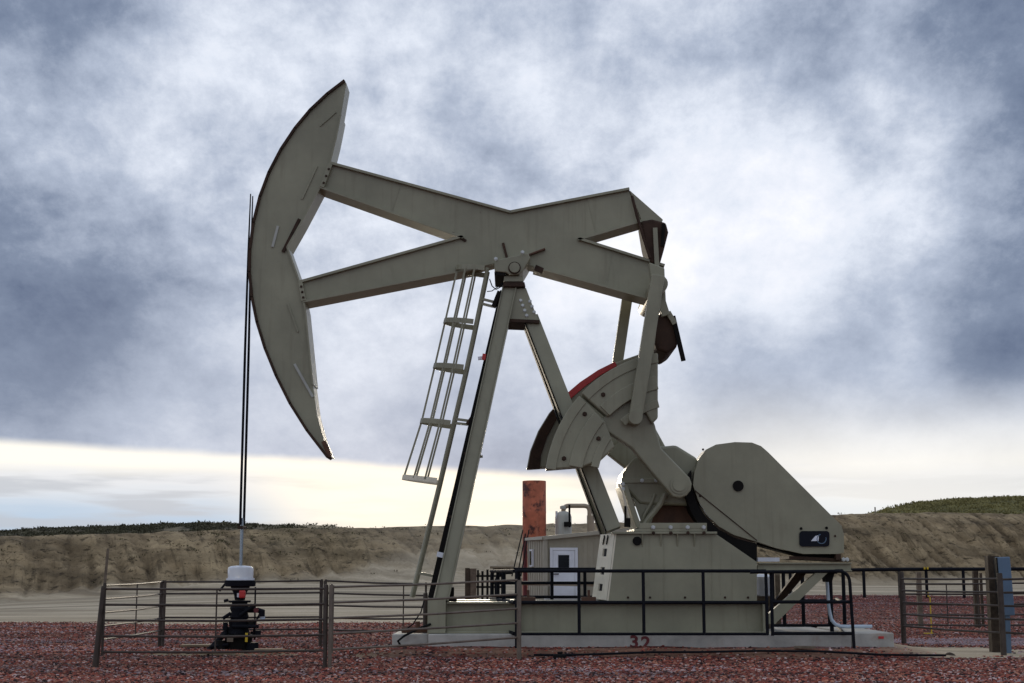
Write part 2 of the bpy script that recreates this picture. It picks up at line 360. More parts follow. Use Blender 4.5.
def earth_material():
    m = bpy.data.materials.new('gravel_and_dirt'); m.use_nodes = True
    nt = m.node_tree; n, l = nt.nodes, nt.links; b = n['Principled BSDF']; b.inputs['Roughness'].default_value = 0.95
    b.inputs['Specular IOR Level'].default_value = 0.2
    g = n.new('ShaderNodeNewGeometry'); P = g.outputs['Position']
    def nz(scale, det=8, ro=0.6, st=None):
        t = n.new('ShaderNodeTexNoise'); t.inputs['Scale'].default_value = scale; t.inputs['Detail'].default_value = det; t.inputs['Roughness'].default_value = ro
        if st:
            mp = n.new('ShaderNodeMapping'); mp.inputs['Scale'].default_value = st; l.new(P, mp.inputs[0]); l.new(mp.outputs[0], t.inputs['Vector'])
        else: l.new(P, t.inputs['Vector'])
        return t.outputs[0]
    def rng(v, a, b_, lo=0, hi=1):
        r = n.new('ShaderNodeMapRange'); l.new(v, r.inputs[0])
        for i, q in zip((1, 2, 3, 4), (a, b_, lo, hi)): r.inputs[i].default_value = q
        return r.outputs[0]
    def mix(f, a, c):
        x = n.new('ShaderNodeMix'); x.data_type = 'RGBA'
        if isinstance(f, float): x.inputs[0].default_value = f
        else: l.new(f, x.inputs[0])
        for i, v in ((6, a), (7, c)):
            if isinstance(v, tuple): x.inputs[i].default_value = (*v, 1)
            else: l.new(v, x.inputs[i])
        return x.outputs[2]
    def att(k):
        a = n.new('ShaderNodeAttribute'); a.attribute_name = k; return a.outputs['Fac']
    # crushed red stone: every cell its own tone
    vo = n.new('ShaderNodeTexVoronoi'); vo.inputs['Scale'].default_value = 15; l.new(P, vo.inputs['Vector'])
    sp = n.new('ShaderNodeSeparateColor'); l.new(vo.outputs['Color'], sp.inputs[0])
    ramp = n.new('ShaderNodeValToRGB'); l.new(sp.outputs[0], ramp.inputs[0]); ramp.color_ramp.interpolation = 'CONSTANT'
    el_ = ramp.color_ramp.elements; el_[0].color = (0.016, 0.005, 0.004, 1); el_[1].position = 0.94; el_[1].color = (0.32, 0.19, 0.18, 1)
    for p, c in ((0.30, (0.105, 0.017, 0.012, 1)), (0.58, (0.21, 0.034, 0.021, 1)), (0.84, (0.17, 0.070, 0.058, 1))):
        k = el_.new(p); k.color = c
    lil = rng(nz(0.28, 4, 0.5, (0.5, 1.5, 1)), 0.52, 0.62, 0.0, 0.28)
    gz = n.new('ShaderNodeVectorMath'); gz.operation = 'MULTIPLY'; gs = n.new('ShaderNodeVectorMath'); gs.operation = 'SUBTRACT'; l.new(P, gs.inputs[0]); gs.inputs[1].default_value = (11.6, 32.0, 0); l.new(gs.outputs[0], gz.inputs[0]); gz.inputs[1].default_value = (0.22, 0.55, 0)
    gl = n.new('ShaderNodeVectorMath'); gl.operation = 'LENGTH'; l.new(gz.outputs[0], gl.inputs[0])
    lmx = n.new('ShaderNodeMath'); lmx.operation = 'MAXIMUM'; l.new(lil, lmx.inputs[0]); l.new(rng(gl.outputs['Value'], 1.1, 0.8, 0, 0.75), lmx.inputs[1])
    lt = n.new('ShaderNodeMath'); lt.operation = 'LESS_THAN'; l.new(sp.outputs[2], lt.inputs[0]); l.new(lmx.outputs[0], lt.inputs[1])
    stone = mix(lt.outputs[0], ramp.outputs[0], (0.25, 0.18, 0.19))
    stone = mix(rng(nz(0.9), 0.52, 0.72, 0, 0.45), stone, (0.16, 0.085, 0.050))
    pale = mix(rng(nz(0.35, 8, 0.6, (0.5, 2, 1)), 0.4, 0.65), (0.38, 0.305, 0.205), (0.56, 0.465, 0.33))
    pale = mix(rng(nz(1.0, 8, 0.65, (0.06, 0.9, 1)), 0.50, 0.66, 0, 0.6), pale, (0.27, 0.205, 0.13))
    pale = mix(rng(nz(3.5, 8, 0.75), 0.58, 0.68, 0, 0.6), pale, (0.16, 0.115, 0.072))
    dirt = mix(rng(nz(0.7), 0.35, 0.65), (0.210, 0.150, 0.082), (0.37, 0.275, 0.158))
    dirt = mix(rng(att('rill'), 0.48, 0.15, 0, 0.65), dirt, (0.075, 0.050, 0.026))  # rill hollows darkened: shade put into the soil colour
    dirt = mix(rng(att('rill'), 0.60, 0.90, 0, 0.5), dirt, (0.45, 0.34, 0.195))  # rill crests lightened to match, relief shading by colour
    dirt = mix(rng(nz(2.2, 9, 0.72, (0.8, 0.8, 1.6)), 0.54, 0.63, 0, 0.9), dirt, (0.045, 0.031, 0.016))
    sx = n.new('ShaderNodeSeparateXYZ'); l.new(P, sx.inputs[0])
    def mth(op, a, b_):
        k = n.new('ShaderNodeMath'); k.operation = op
        for i, v in enumerate((a, b_)):
            if isinstance(v, (int, float)): k.inputs[i].default_value = v
            else: l.new(v, k.inputs[i])
        return k.outputs[0]
    cv = n.new('ShaderNodeCombineXYZ'); l.new(mth('MULTIPLY', mth('ADD', sx.outputs[0], mth('MULTIPLY', sx.outputs[1], 0.33)), 2.3), cv.inputs[0]); l.new(mth('MULTIPLY', sx.outputs[1], 0.30), cv.inputs[1])
    wt = n.new('ShaderNodeTexNoise'); wt.inputs['Scale'].default_value = 1.0; wt.inputs['Detail'].default_value = 8; wt.inputs['Roughness'].default_value = 0.68; l.new(cv.outputs[0], wt.inputs['Vector'])
    dirt = mix(rng(wt.outputs[0], 0.52, 0.66, 0, 0.72), dirt, (0.050, 0.035, 0.019))
    dirt = mix(rng(nz(8.0, 6, 0.7), 0.58, 0.68, 0, 0.8), dirt, (0.040, 0.029, 0.017))
    dirt = mix(rng(nz(0.12, 5), 0.56, 0.68, 0, 0.22), dirt, (0.11, 0.095, 0.048))
    c = mix(att('pale'), dirt, pale)
    c = mix(att('redsoil'), c, mix(rng(nz(5.0), 0.35, 0.65), (0.13, 0.060, 0.038), (0.27, 0.145, 0.092)))
    # ragged edge between the red stone and the sand
    gr = n.new('ShaderNodeMath'); gr.operation = 'ADD'; l.new(att('gravel'), gr.inputs[0]); l.new(rng(nz(3.0), 0.2, 0.8, -0.35, 0.35), gr.inputs[1])
    c = mix(rng(gr.outputs[0], 0.42, 0.58), c, stone)
    mb_ = n.new('ShaderNodeVectorMath'); mb_.operation = 'SCALE'; l.new(c, mb_.inputs[0]); l.new(rng(nz(1.0, 5, 0.55, (0.07, 0.75, 1)), 0.35, 0.65, 0.72, 1.22), mb_.inputs['Scale'])
    c = mb_.outputs[0]
    l.new(c, b.inputs['Base Color'])
    bp = n.new('ShaderNodeBump'); bp.inputs['Strength'].default_value = 0.7; bp.inputs['Distance'].default_value = 0.05
    ad = n.new('ShaderNodeMath'); ad.operation = 'ADD'; l.new(nz(6.0, 10, 0.7), ad.inputs[0]); l.new(sp.outputs[1], ad.inputs[1])
    l.new(ad.outputs[0], bp.inputs['Height']); l.new(bp.outputs[0], b.inputs['Normal'])
    return m
M['earth'] = earth_material()
for o in (ground, berm): o.data.materials.append(M['earth'])

# far hills past the crest
def hill(name, Y, depth, tab, m, seed, step=1.0):
    v, f = [], []; cols = []
    b = -260 if tab[0][0] < 0 else tab[0][0]
    while b <= (460 if tab[0][0] < 0 else 1300): cols.append(b); b += step*6
    rows = [0, .12, .25, .4, .55, .7, .85, 1.0, 1.3, 1.8]
    for t in rows:
        for b in cols:
            yy = Y+depth*t; x = (b-512)/FPX*yy
            top = EYE+(572-interp(b, tab))/FPX*(Y+depth)
            z0 = terrain(x, yy)-0.8 if t == 0 else None
            lo = EYE+(572-interp(b, T_CREST)-(-7))/FPX*Y
            s = sstep(t)
            z = lerp(lo-1.5, top, s) if t <= 1 else top-(t-1)*3
            z += 0.25*noise.noise(Vector((x*0.08, yy*0.08, seed)))*min(1, t*3)*(depth/40)
            v.append((x, yy, z))
    nx = len(cols)
    f = [(j*nx+i, j*nx+i+1, (j+1)*nx+i+1, (j+1)*nx+i) for j in range(len(rows)-1) for i in range(nx-1)]
    me = bpy.data.meshes.new(name); me.from_pydata(v, [], f); me.shade_smooth(); me.materials.append(M[m])
    o = bpy.data.objects.new(name, me); COL.objects.link(o); WORLD[o.name] = Vector(); struct(o)
    return v, cols, rows
M['scrubland'] = mat('scrub_covered_soil', (0.115, 0.098, 0.058), 0.95, var=0.5, scale=0.12, spots=(0.040, 0.036, 0.022), spot_scale=0.35, spot_amt=(0.42, 0.52), spec=0.1)
M['greenhill'] = mat('grassy_slope', (0.19, 0.17, 0.072), 0.95, var=0.35, scale=0.3, spots=(0.105, 0.100, 0.042), spot_scale=0.9, spot_amt=(0.45, 0.60), spec=0.1)
TAB_L = [(-200, 537), (0, 533.5), (60, 531), (120, 528.5), (170, 526.5), (215, 525.5), (260, 526.5), (320, 528.5), (380, 531), (440, 536), (700, 545)]
TAB_R = [(830, 560), (850, 530), (872, 516), (890, 510), (910, 505.5), (940, 502.5), (980, 500.3), (1024, 499), (1120, 497), (1250, 498)]
lv, lc, lr = hill('scrub_hill', 150, 90, TAB_L, 'scrubland', 3)
rv, rc, rr_ = hill('grassy_hill', 128, 26, TAB_R, 'greenhill', 9)
def tufts(name, spots, m, leaf, blades, spread, hgt):
    mb = MB()
    for (x, y, z, s) in spots:
        for _ in range(blades):
            a = random.uniform(0, 6.28); r = spread*s*math.sqrt(random.random()); h = hgt*s*random.uniform(0.35, 1.0)
            c = Vector((x+r*math.cos(a), y+r*math.sin(a), z+h*random.uniform(0.2, 0.9)))
            d = Vector((random.gauss(0, 1), random.gauss(0, 1), random.gauss(0.5, 1))).normalized()*leaf*s
            e2 = Vector((random.gauss(0, 1), random.gauss(0, 1), random.gauss(0, 1))).normalized()*leaf*0.7*s
            mb.add([c-d*0.5-e2*0.5, c+e2*0.5-d*0.3, c+d*0.6], [(0, 1, 2)])
    o = mb.build(name, m); tag(o, None, None, None, 'stuff'); return o
def hill_z(v, cols, rows, Y, depth, b, t):
    j = max(i for i in range(len(rows)) if rows[i] <= t); j = min(j, len(rows)-2); i = int((b-cols[0])/(cols[1]-cols[0])); i = min(i, len(cols)-2)
    nx = len(cols); tt = (t-rows[j])/(rows[j+1]-rows[j]); s = (b-cols[i])/(cols[1]-cols[0])
    z = lerp(lerp(v[j*nx+i][2], v[j*nx+i+1][2], s), lerp(v[(j+1)*nx+i][2], v[(j+1)*nx+i+1][2], s), tt)
    yy = Y+depth*t; return ((b-512)/FPX*yy, yy, z)
sp_ = []
for _ in range(2600):
    b = random.triangular(-80, 345, 120); t = random.uniform(0.15, 1.02)
    if noise.noise(Vector((b*0.03, t*3, 0))) < -0.38: continue
    sp_.append((*hill_z(lv, lc, lr, 150, 90, b, t), random.uniform(0.45, 1.0)*random.choice((0.6, 0.8, 1, 1, 1.5))))
o = tufts('sagebrush', sp_, 'foliage', 0.36, 14, 0.9, 0.38); o['label'] = 'dark low sagebrush covering the far hill crest'
sp_ = []
for _ in range(1500):
    b = random.uniform(866, 1100); t = random.uniform(0.25, 1.02)
    sp_.append((*hill_z(rv, rc, rr_, 128, 26, b, t), random.uniform(0.5, 1.2)))
o = tufts('hill_grass', sp_, 'grass', 0.24, 12, 0.8, 0.28); o['label'] = 'short green grass on the far right hill'
sp_ = []
for _ in range(1500):
    b = random.uniform(-30, 1060); Yb = interp(b, T_YB); Yc = Yb+interp(b, T_RUN)
    dens = 0.5 if (190 < b < 300) else 0.12
    t = random.uniform(0.45, 1.05) if random.random() < 0.75 else random.uniform(0.1, 1)
    if random.random() > dens*(1.6 if t < 0.85 else 2.2): continue
    y = lerp(Yb, Yc, t); x = (b-512)/FPX*y
    sp_.append((x, y, terrain(x, y), random.uniform(0.4, 1.0)))
o = tufts('weeds', sp_, 'weed', 0.12, 10, 0.34, 0.17); o['label'] = 'sparse dull weeds and clods along the berm top'

# loose stones: geometry nodes scatter on the red gravel
def gravel():
    m = bpy.data.materials.new('crushed_red_stone'); m.use_nodes = True
    n, l = m.node_tree.nodes, m.node_tree.links; b = n['Principled BSDF']; b.inputs['Roughness'].default_value = 0.85
    oi = n.new('ShaderNodeObjectInfo'); r = n.new('ShaderNodeValToRGB'); l.new(oi.outputs['Random'], r.inputs[0])
    e_ = r.color_ramp.elements; r.color_ramp.interpolation = 'CONSTANT'
    e_[0].color = (0.022, 0.006, 0.005, 1); e_[1].position = 0.955; e_[1].color = (0.55, 0.40, 0.37, 1)
    for p, c in ((0.22, (0.16, 0.032, 0.020, 1)), (0.46, (0.30, 0.070, 0.040, 1)), (0.66, (0.21, 0.085, 0.056, 1)), (0.79, (0.43, 0.175, 0.105, 1)), (0.90, (0.38, 0.26, 0.22, 1))):
        k = e_.new(p); k.color = c
    g = n.new('ShaderNodeNewGeometry')
    mp = n.new('ShaderNodeMapping'); mp.inputs['Scale'].default_value = (0.5, 1.5, 1); l.new(g.outputs['Position'], mp.inputs[0])
    t = n.new('ShaderNodeTexNoise'); t.inputs['Scale'].default_value = 0.28; t.inputs['Detail'].default_value = 4; t.inputs['Roughness'].default_value = 0.5; l.new(mp.outputs[0], t.inputs['Vector'])
    q = n.new('ShaderNodeMapRange'); q.inputs[1].default_value = 0.52; q.inputs[2].default_value = 0.62; q.inputs[3].default_value = 0.0; q.inputs[4].default_value = 0.26; l.new(t.outputs[0], q.inputs[0])
    wh_ = n.new('ShaderNodeTexWhiteNoise'); wh_.noise_dimensions = '1D'; l.new(oi.outputs['Random'], wh_.inputs['W'])
    lt = n.new('ShaderNodeMath'); lt.operation = 'LESS_THAN'; l.new(wh_.outputs['Value'], lt.inputs[0])
    gs = n.new('ShaderNodeVectorMath'); gs.operation = 'SUBTRACT'; l.new(g.outputs['Position'], gs.inputs[0]); gs.inputs[1].default_value = (11.6, 32.0, 0)
    gz = n.new('ShaderNodeVectorMath'); gz.operation = 'MULTIPLY'; l.new(gs.outputs[0], gz.inputs[0]); gz.inputs[1].default_value = (0.22, 0.55, 0)
    gl = n.new('ShaderNodeVectorMath'); gl.operation = 'LENGTH'; l.new(gz.outputs[0], gl.inputs[0])
    gr = n.new('ShaderNodeMapRange'); l.new(gl.outputs['Value'], gr.inputs[0]); gr.inputs[1].default_value = 1.1; gr.inputs[2].default_value = 0.8; gr.inputs[4].default_value = 0.75
    gm = n.new('ShaderNodeMath'); gm.operation = 'MAXIMUM'; l.new(q.outputs[0], gm.inputs[0]); l.new(gr.outputs[0], gm.inputs[1]); l.new(gm.outputs[0], lt.inputs[1])
    mx = n.new('ShaderNodeMix'); mx.data_type = 'RGBA'; l.new(lt.outputs[0], mx.inputs[0]); l.new(r.outputs[0], mx.inputs[6]); mx.inputs[7].default_value = (0.33, 0.235, 0.245, 1)
    mp2 = n.new('ShaderNodeMapping'); mp2.inputs['Scale'].default_value = (0.07, 0.75, 1); l.new(g.outputs['Position'], mp2.inputs[0])
    t2 = n.new('ShaderNodeTexNoise'); t2.inputs['Scale'].default_value = 1.0; t2.inputs['Detail'].default_value = 5; t2.inputs['Roughness'].default_value = 0.55; l.new(mp2.outputs[0], t2.inputs['Vector'])
    q2 = n.new('ShaderNodeMapRange'); l.new(t2.outputs[0], q2.inputs[0])
    for i, k_ in zip((1, 2, 3, 4), (0.35, 0.65, 0.65, 1.30)): q2.inputs[i].default_value = k_
    sc2 = n.new('ShaderNodeVectorMath'); sc2.operation = 'SCALE'; l.new(mx.outputs[2], sc2.inputs[0]); l.new(q2.outputs[0], sc2.inputs['Scale'])
    l.new(sc2.outputs[0], b.inputs['Base Color'])
    v, f, dens = [], [], []
    s = 0.75; y = 18.4
    while y < 74:
        half = y*0.40+1.5; x = -half
        step = s if y < 44 else 1.5
        while x < half:
            cx, cy = x+step/2, y+step/2
            g_ = gravel_amount(cx, cy)
            if -2.35 < cx < 7.6 and 27.3 < cy < 31.2: x += step; continue
            if g_ > 0.02 or (-4 < cx < 7.2 and 25 < cy < 27.4):
                o_ = len(v)
                v += [(xx, yy, terrain(xx, yy)) for xx, yy in ((x, y), (x+step, y), (x+step, y+step), (x, y+step))]
                f.append((o_, o_+1, o_+2, o_+3)); dens.append(max(g_, 0.22 if (-4 < cx < 7.2 and 25 < cy < 28) else 0.0)*(0.55+0.75*max(0, min(1, 0.5+1.1*noise.noise(Vector((cx*0.10, cy*0.75, 4))))))*(330 if y < 25 else 190 if y < 33 else 90 if y < 44 else 28))
            x += step
        y += step
    me = bpy.data.meshes.new('gravel'); me.from_pydata(v, [], f); me.materials.append(m)
    a = me.attributes.new('density', 'FLOAT', 'FACE'); a.data.foreach_set('value', dens)
    o = bpy.data.objects.new('gravel', me); COL.objects.link(o); WORLD[o.name] = Vector()
    tag(o, 'crushed dark red stone spread over the well pad', None, None, 'stuff')
    ng = bpy.data.node_groups.new('stone_scatter', 'GeometryNodeTree')
    ng.interface.new_socket('Geometry', in_out='INPUT', socket_type='NodeSocketGeometry'); ng.interface.new_socket('Geometry', in_out='OUTPUT', socket_type='NodeSocketGeometry')
    N, L = ng.nodes, ng.links
    gi, go = N.new('NodeGroupInput'), N.new('NodeGroupOutput')
    dp = N.new('GeometryNodeDistributePointsOnFaces')
    na = N.new('GeometryNodeInputNamedAttribute'); na.data_type = 'FLOAT'; na.inputs['Name'].default_value = 'density'
    L.new(gi.outputs[0], dp.inputs['Mesh']); L.new(na.outputs['Attribute'], dp.inputs['Density'])
    ico = N.new('GeometryNodeMeshIcoSphere'); ico.inputs['Radius'].default_value = 1.0; ico.inputs['Subdivisions'].default_value = 1
    rs = N.new('FunctionNodeRandomValue'); rs.data_type = 'FLOAT_VECTOR'; rs.inputs[0].default_value = (0.012, 0.010, 0.008); rs.inputs[1].default_value = (0.052, 0.042, 0.028)
    rt = N.new('FunctionNodeRandomValue'); rt.data_type = 'FLOAT_VECTOR'; rt.inputs[0].default_value = (-0.5, -0.5, 0); rt.inputs[1].default_value = (0.5, 0.5, 6.28); rt.inputs['Seed'].default_value = 4
    io = N.new('GeometryNodeInstanceOnPoints')
    L.new(dp.outputs['Points'], io.inputs['Points']); L.new(ico.outputs['Mesh'], io.inputs['Instance'])
    L.new(rt.outputs[0], io.inputs['Rotation']); L.new(rs.outputs[0], io.inputs['Scale'])
    sm = N.new('GeometryNodeSetMaterial'); sm.inputs['Material'].default_value = m
    L.new(io.outputs[0], sm.inputs['Geometry']); L.new(sm.outputs[0], go.inputs[0])
    md = o.modifiers.new('scatter', 'NODES'); md.node_group = ng
gravel()

# ------------------------------------------------------------------ concrete slab
YPAD = 27.45
pl, pr = at(391, 634, YPAD).x, at(894.5, 631.5, YPAD).x
PZ = at(600, 634.2, YPAD).z
pad = thing('concrete_slab', (1.5, 29.3, 0), 'long stained concrete slab under the pump jack with painted red 32', 'concrete slab')
xm = at(428, 634, YPAD).x; x2 = at(851, 634, YPAD).x
MB().box((pl, YPAD+0.25, -0.2), (xm-0.01, 30.9, PZ-0.01)).build('slab_block', 'concrete', pad, 0.02)
MB().box((xm, YPAD, -0.2), (x2, 31.1, PZ)).build('slab_block', 'concrete', pad, 0.02)
MB().box((x2+0.01, YPAD+0.05, -0.2), (pr, 30.6, PZ+0.02)).build('slab_block', 'concrete', pad, 0.02)
def text_part(body, name, m, parent, loc, size, ext=0.002, sx=1.0):
    cu = bpy.data.curves.new(name, 'FONT'); cu.body = body; cu.size = size; cu.extrude = ext; cu.offset = size*0.03
    tmp = bpy.data.objects.new(name, cu); COL.objects.link(tmp)
    me = bpy.data.meshes.new_from_object(tmp.evaluated_get(bpy.context.evaluated_depsgraph_get())); bpy.data.objects.remove(tmp)
    cu.offset; me.transform(Matrix.Rotation(math.pi/2, 4, 'X')@Matrix.Diagonal((sx, 1, 1, 1))); me.materials.clear(); me.materials.append(M[m])
    o = bpy.data.objects.new(name, me); COL.objects.link(o); place(o, loc, parent); return o
p = at(629.5, 647.5, YPAD); text_part('3', 'painted_number', 'red_dirty', pad, (p.x, YPAD-0.004, p.z), 0.31, sx=1.15)
p = at(641, 648.3, YPAD); text_part('2', 'painted_number', 'red_dirty', pad, (p.x, YPAD-0.004, p.z), 0.31, sx=1.15)
p = at(879, 638.8, YPAD); MB().box((p.x, YPAD+0.035, p.z), (p.x+0.10, YPAD+0.047, p.z+0.045)).build('red_tag', 'red', pad)

# ------------------------------------------------------------------ the pump jack
YF, YC, YB = 27.75, 28.9, 30.05
pump = thing('pump_jack', (at(600, 634, YF).x, YC, PZ), 'huge olive green pump jack with curved horsehead and crossed walking beam', 'pump jack')

# skid: two long girders with cross beams
def girder(x0, x1, y0, z0, z1):
    b = MB(); y1 = y0+0.34
    b.box((x0, y0, z0), (x1, y1, z0+0.035)).box((x0, y0, z1-0.035), (x1, y1, z1)).box((x0, y0+0.15, z0+0.035), (x1, y0+0.18, z1-0.035))
    return b
zt = at(600, 601.8, YF).z; sx0, sx1 = at(446.5, 602, YF).x, at(765, 602, YF).x
girder(sx0, sx1, YF, PZ+0.002, zt).build('skid_girder', 'olive', pump)
girder(sx0, sx1, YB-0.34, PZ+0.002, zt).build('skid_girder', 'olive', pump)
for px in (520, 764):
    x = at(px, 610, YF).x; MB().box((x-0.02, YF+0.006, PZ+0.037), (x+0.02, YF+0.149, zt-0.037)).build('girder_stiffener', 'olive', pump)
x0, x1 = at(428, 600, YF).x, at(446, 600, YF).x; z1 = at(430, 598.5, YF-0.12).z
MB().box((x0, YF-0.12, PZ+0.004), (x1, YF+0.42, z1)).build('leg_foot_block', 'olive', pump, 0.015)
MB().box((x0, YB-0.42, PZ+0.004), (x1, YB+0.12, z1)).build('leg_foot_block', 'olive', pump, 0.015)
for px in (480, 560, 700):
    x = at(px, 600, YF).x; MB().box((x-0.12, YF+0.35, PZ+0.05), (x+0.12, YB-0.35, zt-0.06)).build('skid_crossbeam', 'olive', pump)
xd0, xd1 = at(523, 600, YF).x, at(604, 600, YF).x
MB().box((xd0, YF+0.345, zt-0.03), (xd1, YB-0.345, zt-0.008)).build('skid_deck', 'olive', pump)

# high pedestal
ped = MB().sprism([(606.5, 601), (614.5, 534), (716, 534), (757, 562), (757, 601)], YF+0.05, YF+0.07)
ped.build('pedestal_side', 'olive', pump, 0.004)
MB().prism([(q.x, q.z) for q in (at(x, y, YF+0.05) for x, y in [(606.5, 601), (614.5, 534), (716, 534), (757, 562), (757, 601)])], YB-0.07, YB-0.05).build('pedestal_side', 'olive', pump)
for px, y0_, y1_ in ((664, 536, 600), (712, 536, 600)):
    MB().bar(at(px, y0_, YF+0.046), at(px, y1_, YF+0.046), 0.01, 0.016).build('weld_seam', 'olive', pump)
for px in (628, 650, 685, 725, 748): bolt(at(px, 597.5, YF+0.048), pump, 0.018, 0.03, 'steel_rust')
# sloping end plate with openings; sunlight is put into its pale colour
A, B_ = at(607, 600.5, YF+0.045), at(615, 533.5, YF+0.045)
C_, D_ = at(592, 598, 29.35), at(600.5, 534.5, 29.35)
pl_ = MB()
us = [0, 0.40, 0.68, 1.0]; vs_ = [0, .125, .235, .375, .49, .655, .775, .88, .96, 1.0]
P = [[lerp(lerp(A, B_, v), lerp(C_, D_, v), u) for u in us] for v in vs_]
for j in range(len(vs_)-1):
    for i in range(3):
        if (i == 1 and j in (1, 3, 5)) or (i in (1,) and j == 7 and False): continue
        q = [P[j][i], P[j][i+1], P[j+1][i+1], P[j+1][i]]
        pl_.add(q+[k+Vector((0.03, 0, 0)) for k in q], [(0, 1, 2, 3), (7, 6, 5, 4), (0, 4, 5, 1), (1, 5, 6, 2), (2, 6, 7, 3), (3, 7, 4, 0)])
pl_.build('end_plate', 'olive_sunlit', pump)
for k in (0, 1):
    a = lerp(lerp(B_, A, 0.03), lerp(D_, C_, 0.03), 0.42+0.24*k); b = lerp(lerp(B_, A, 0.15), lerp(D_, C_, 0.15), 0.46+0.24*k)
    MB().bar(a+Vector((-0.012, 0, 0)), b+Vector((-0.012, 0, 0)), 0.10, 0.02).build('slot', 'dark', pump)
# added dark plate behind the openings, standing in for shade inside the pedestal
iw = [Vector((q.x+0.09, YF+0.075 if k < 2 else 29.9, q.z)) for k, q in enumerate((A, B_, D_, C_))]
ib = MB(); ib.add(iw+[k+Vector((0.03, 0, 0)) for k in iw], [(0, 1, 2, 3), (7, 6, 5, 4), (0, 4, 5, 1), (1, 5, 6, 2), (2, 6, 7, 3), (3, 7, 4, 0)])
ib.build('pedestal_shade_plate', 'dark', pump)
# top plate, flange with bolts, gussets
tx0, tx1 = at(613, 533, YF).x, at(717, 533, YF).x; ztop = at(650, 534, YF).z
MB().box((tx0, YF-0.03, ztop+0.002), (tx1, YB+0.03, ztop+0.045)).build('pedestal_top_plate', 'olive', pump, 0.006)
fx0, fx1 = at(634, 530, YF).x, at(707, 530, YF).x
MB().box((fx0, YF+0.0, ztop+0.048), (fx1, YB, ztop+0.10)).build('gearbox_sole_plate', 'olive', pump, 0.006)
for px in (653, 670.5, 687.5, 703.5):
    q = at(px, 527.5, YF+0.02); bolt((q.x, YF-0.001, ztop+0.125), pump, 0.032, 0.05)
    bolt((q.x, YF-0.032, ztop+0.02), pump, 0.026, 0.03, 'steel_rust')
MB().box((fx0+0.1, YF+0.001, ztop+0.102), (fx1, YF+0.05, ztop+0.21)).build('gearbox_flange', 'olive', pump, 0.006)
for px in (642.5, 661, 677.5, 694.5):
    q = at(px, 540, YF)
    b = MB(); b.add([(q.x-0.012, YF+0.049, ztop), (q.x-0.012, YF-0.03, ztop), (q.x-0.012, YF+0.049, ztop-0.24), (q.x+0.012, YF+0.049, ztop), (q.x+0.012, YF-0.03, ztop), (q.x+0.012, YF+0.049, ztop-0.24)],
                    [(0, 1, 2), (5, 4, 3), (0, 3, 4, 1), (1, 4, 5, 2), (2, 5, 3, 0)])
    b.build('gusset', 'olive', pump)
q = at(637, 541, YF+0.05); MB().cyl((q.x, YF+0.048, q.z), 0.085, -0.05, 'Y', 16).build('round_port', 'dark', pump)

# gearbox stand and gearbox
MB().sprism([(655, 500), (690, 500), (700, 526), (646, 526)], 28.55, 28.62).build('rust_web', 'rust_panel', pump)
MB().sprism([(621.5, 484), (627, 484), (642, 528), (636.5, 528)], 28.05, 29.75).build('stand_column', 'olive', pump, 0.01)
MB().sprism([(628, 484), (664, 484), (650, 527), (643, 527)], 28.35, 28.40).build('stand_web', 'olive', pump)
pts = [at(x, y, 28.2) for x, y in ((665, 494), (661, 503), (655, 511), (648, 519), (642.5, 527.5))]
MB().tube(pts, 0.055, 8).build('curved_rib', 'olive', pump, smooth=True)
pts = [at(x, y, 28.3) for x, y in ((655, 494), (651, 504), (645, 514), (640.5, 525))]
MB().tube(pts, 0.035, 8).build('curved_rib', 'olive', pump, smooth=True)
pts = [at(x, y, 28.0) for x, y in ((618.5, 484), (623, 492), (629, 520), (630, 528))]
MB().tube(pts, 0.022, 6).build('grease_line', 'olive_sunlit', pump)
q0, q1 = at(625.3, 527, 27.95), at(625.3, 506, 27.95)
MB().tube([q0, q1], 0.022, 6).tube([q0+Vector((0.05, 0, 0)), q0+Vector((0.05, 0, 0.17))], 0.05, 8).build('brake_lever', 'dark', pump)
for y in (484, 489): bolt(at(622.5, y, 28.04), pump, 0.035, 0.05, 'bolt')
gb = MB().sprism([(634, 458), (655, 447), (676, 445), (697, 458), (702, 500), (697, 506), (640, 504), (626, 489), (622, 474)], 28.3, 29.55)
gb.build('gearbox', 'olive', pump, 0.05)
gp = MB().sprism([(621.5, 478), (702, 478), (702, 483), (622, 483)], 28.26, 29.59); gp.build('gearbox_joint_flange', 'olive', pump, 0.008)
for px in (642, 656, 670): bolt(at(px, 480.5, 28.26), pump, 0.03, 0.04, 'bolt')

# crank arms with counterweights
def polar(cx, cy, r, deg): return (cx+r*math.cos(R(deg)), cy-r*math.sin(R(deg)))
CX, CY = 679, 485
Y0 = 27.45
def arc(cx, cy, r, a0, a1, n=14): return [polar(cx, cy, r, lerp(a0, a1, i/n)) for i in range(n+1)]
arm_out = [polar(CX, CY, 13, a) for a in (245, 275, 305, 335, 5, 35)]+[(661, 448), (655, 425), (640, 385), (596, 424), (632, 448), (655, 476)]
MB().sprism(arm_out, Y0+0.10, Y0+0.42).build('crank_arm', 'olive', pump, 0.03)
q = at(CX, CY, Y0+0.10); MB().cyl((q.x, Y0+0.10, q.z), 0.17, -0.03, 'Y', 20).cyl((q.x, Y0+0.07, q.z), 0.12, -0.03, 'Y', 20).build('crank_shaft', 'olive', pump, smooth=True)
MB().cyl((q.x, Y0+0.42, q.z), 0.15, 2.5, 'Y', 20).build('slow_shaft', 'steel_rust', pump, smooth=True)
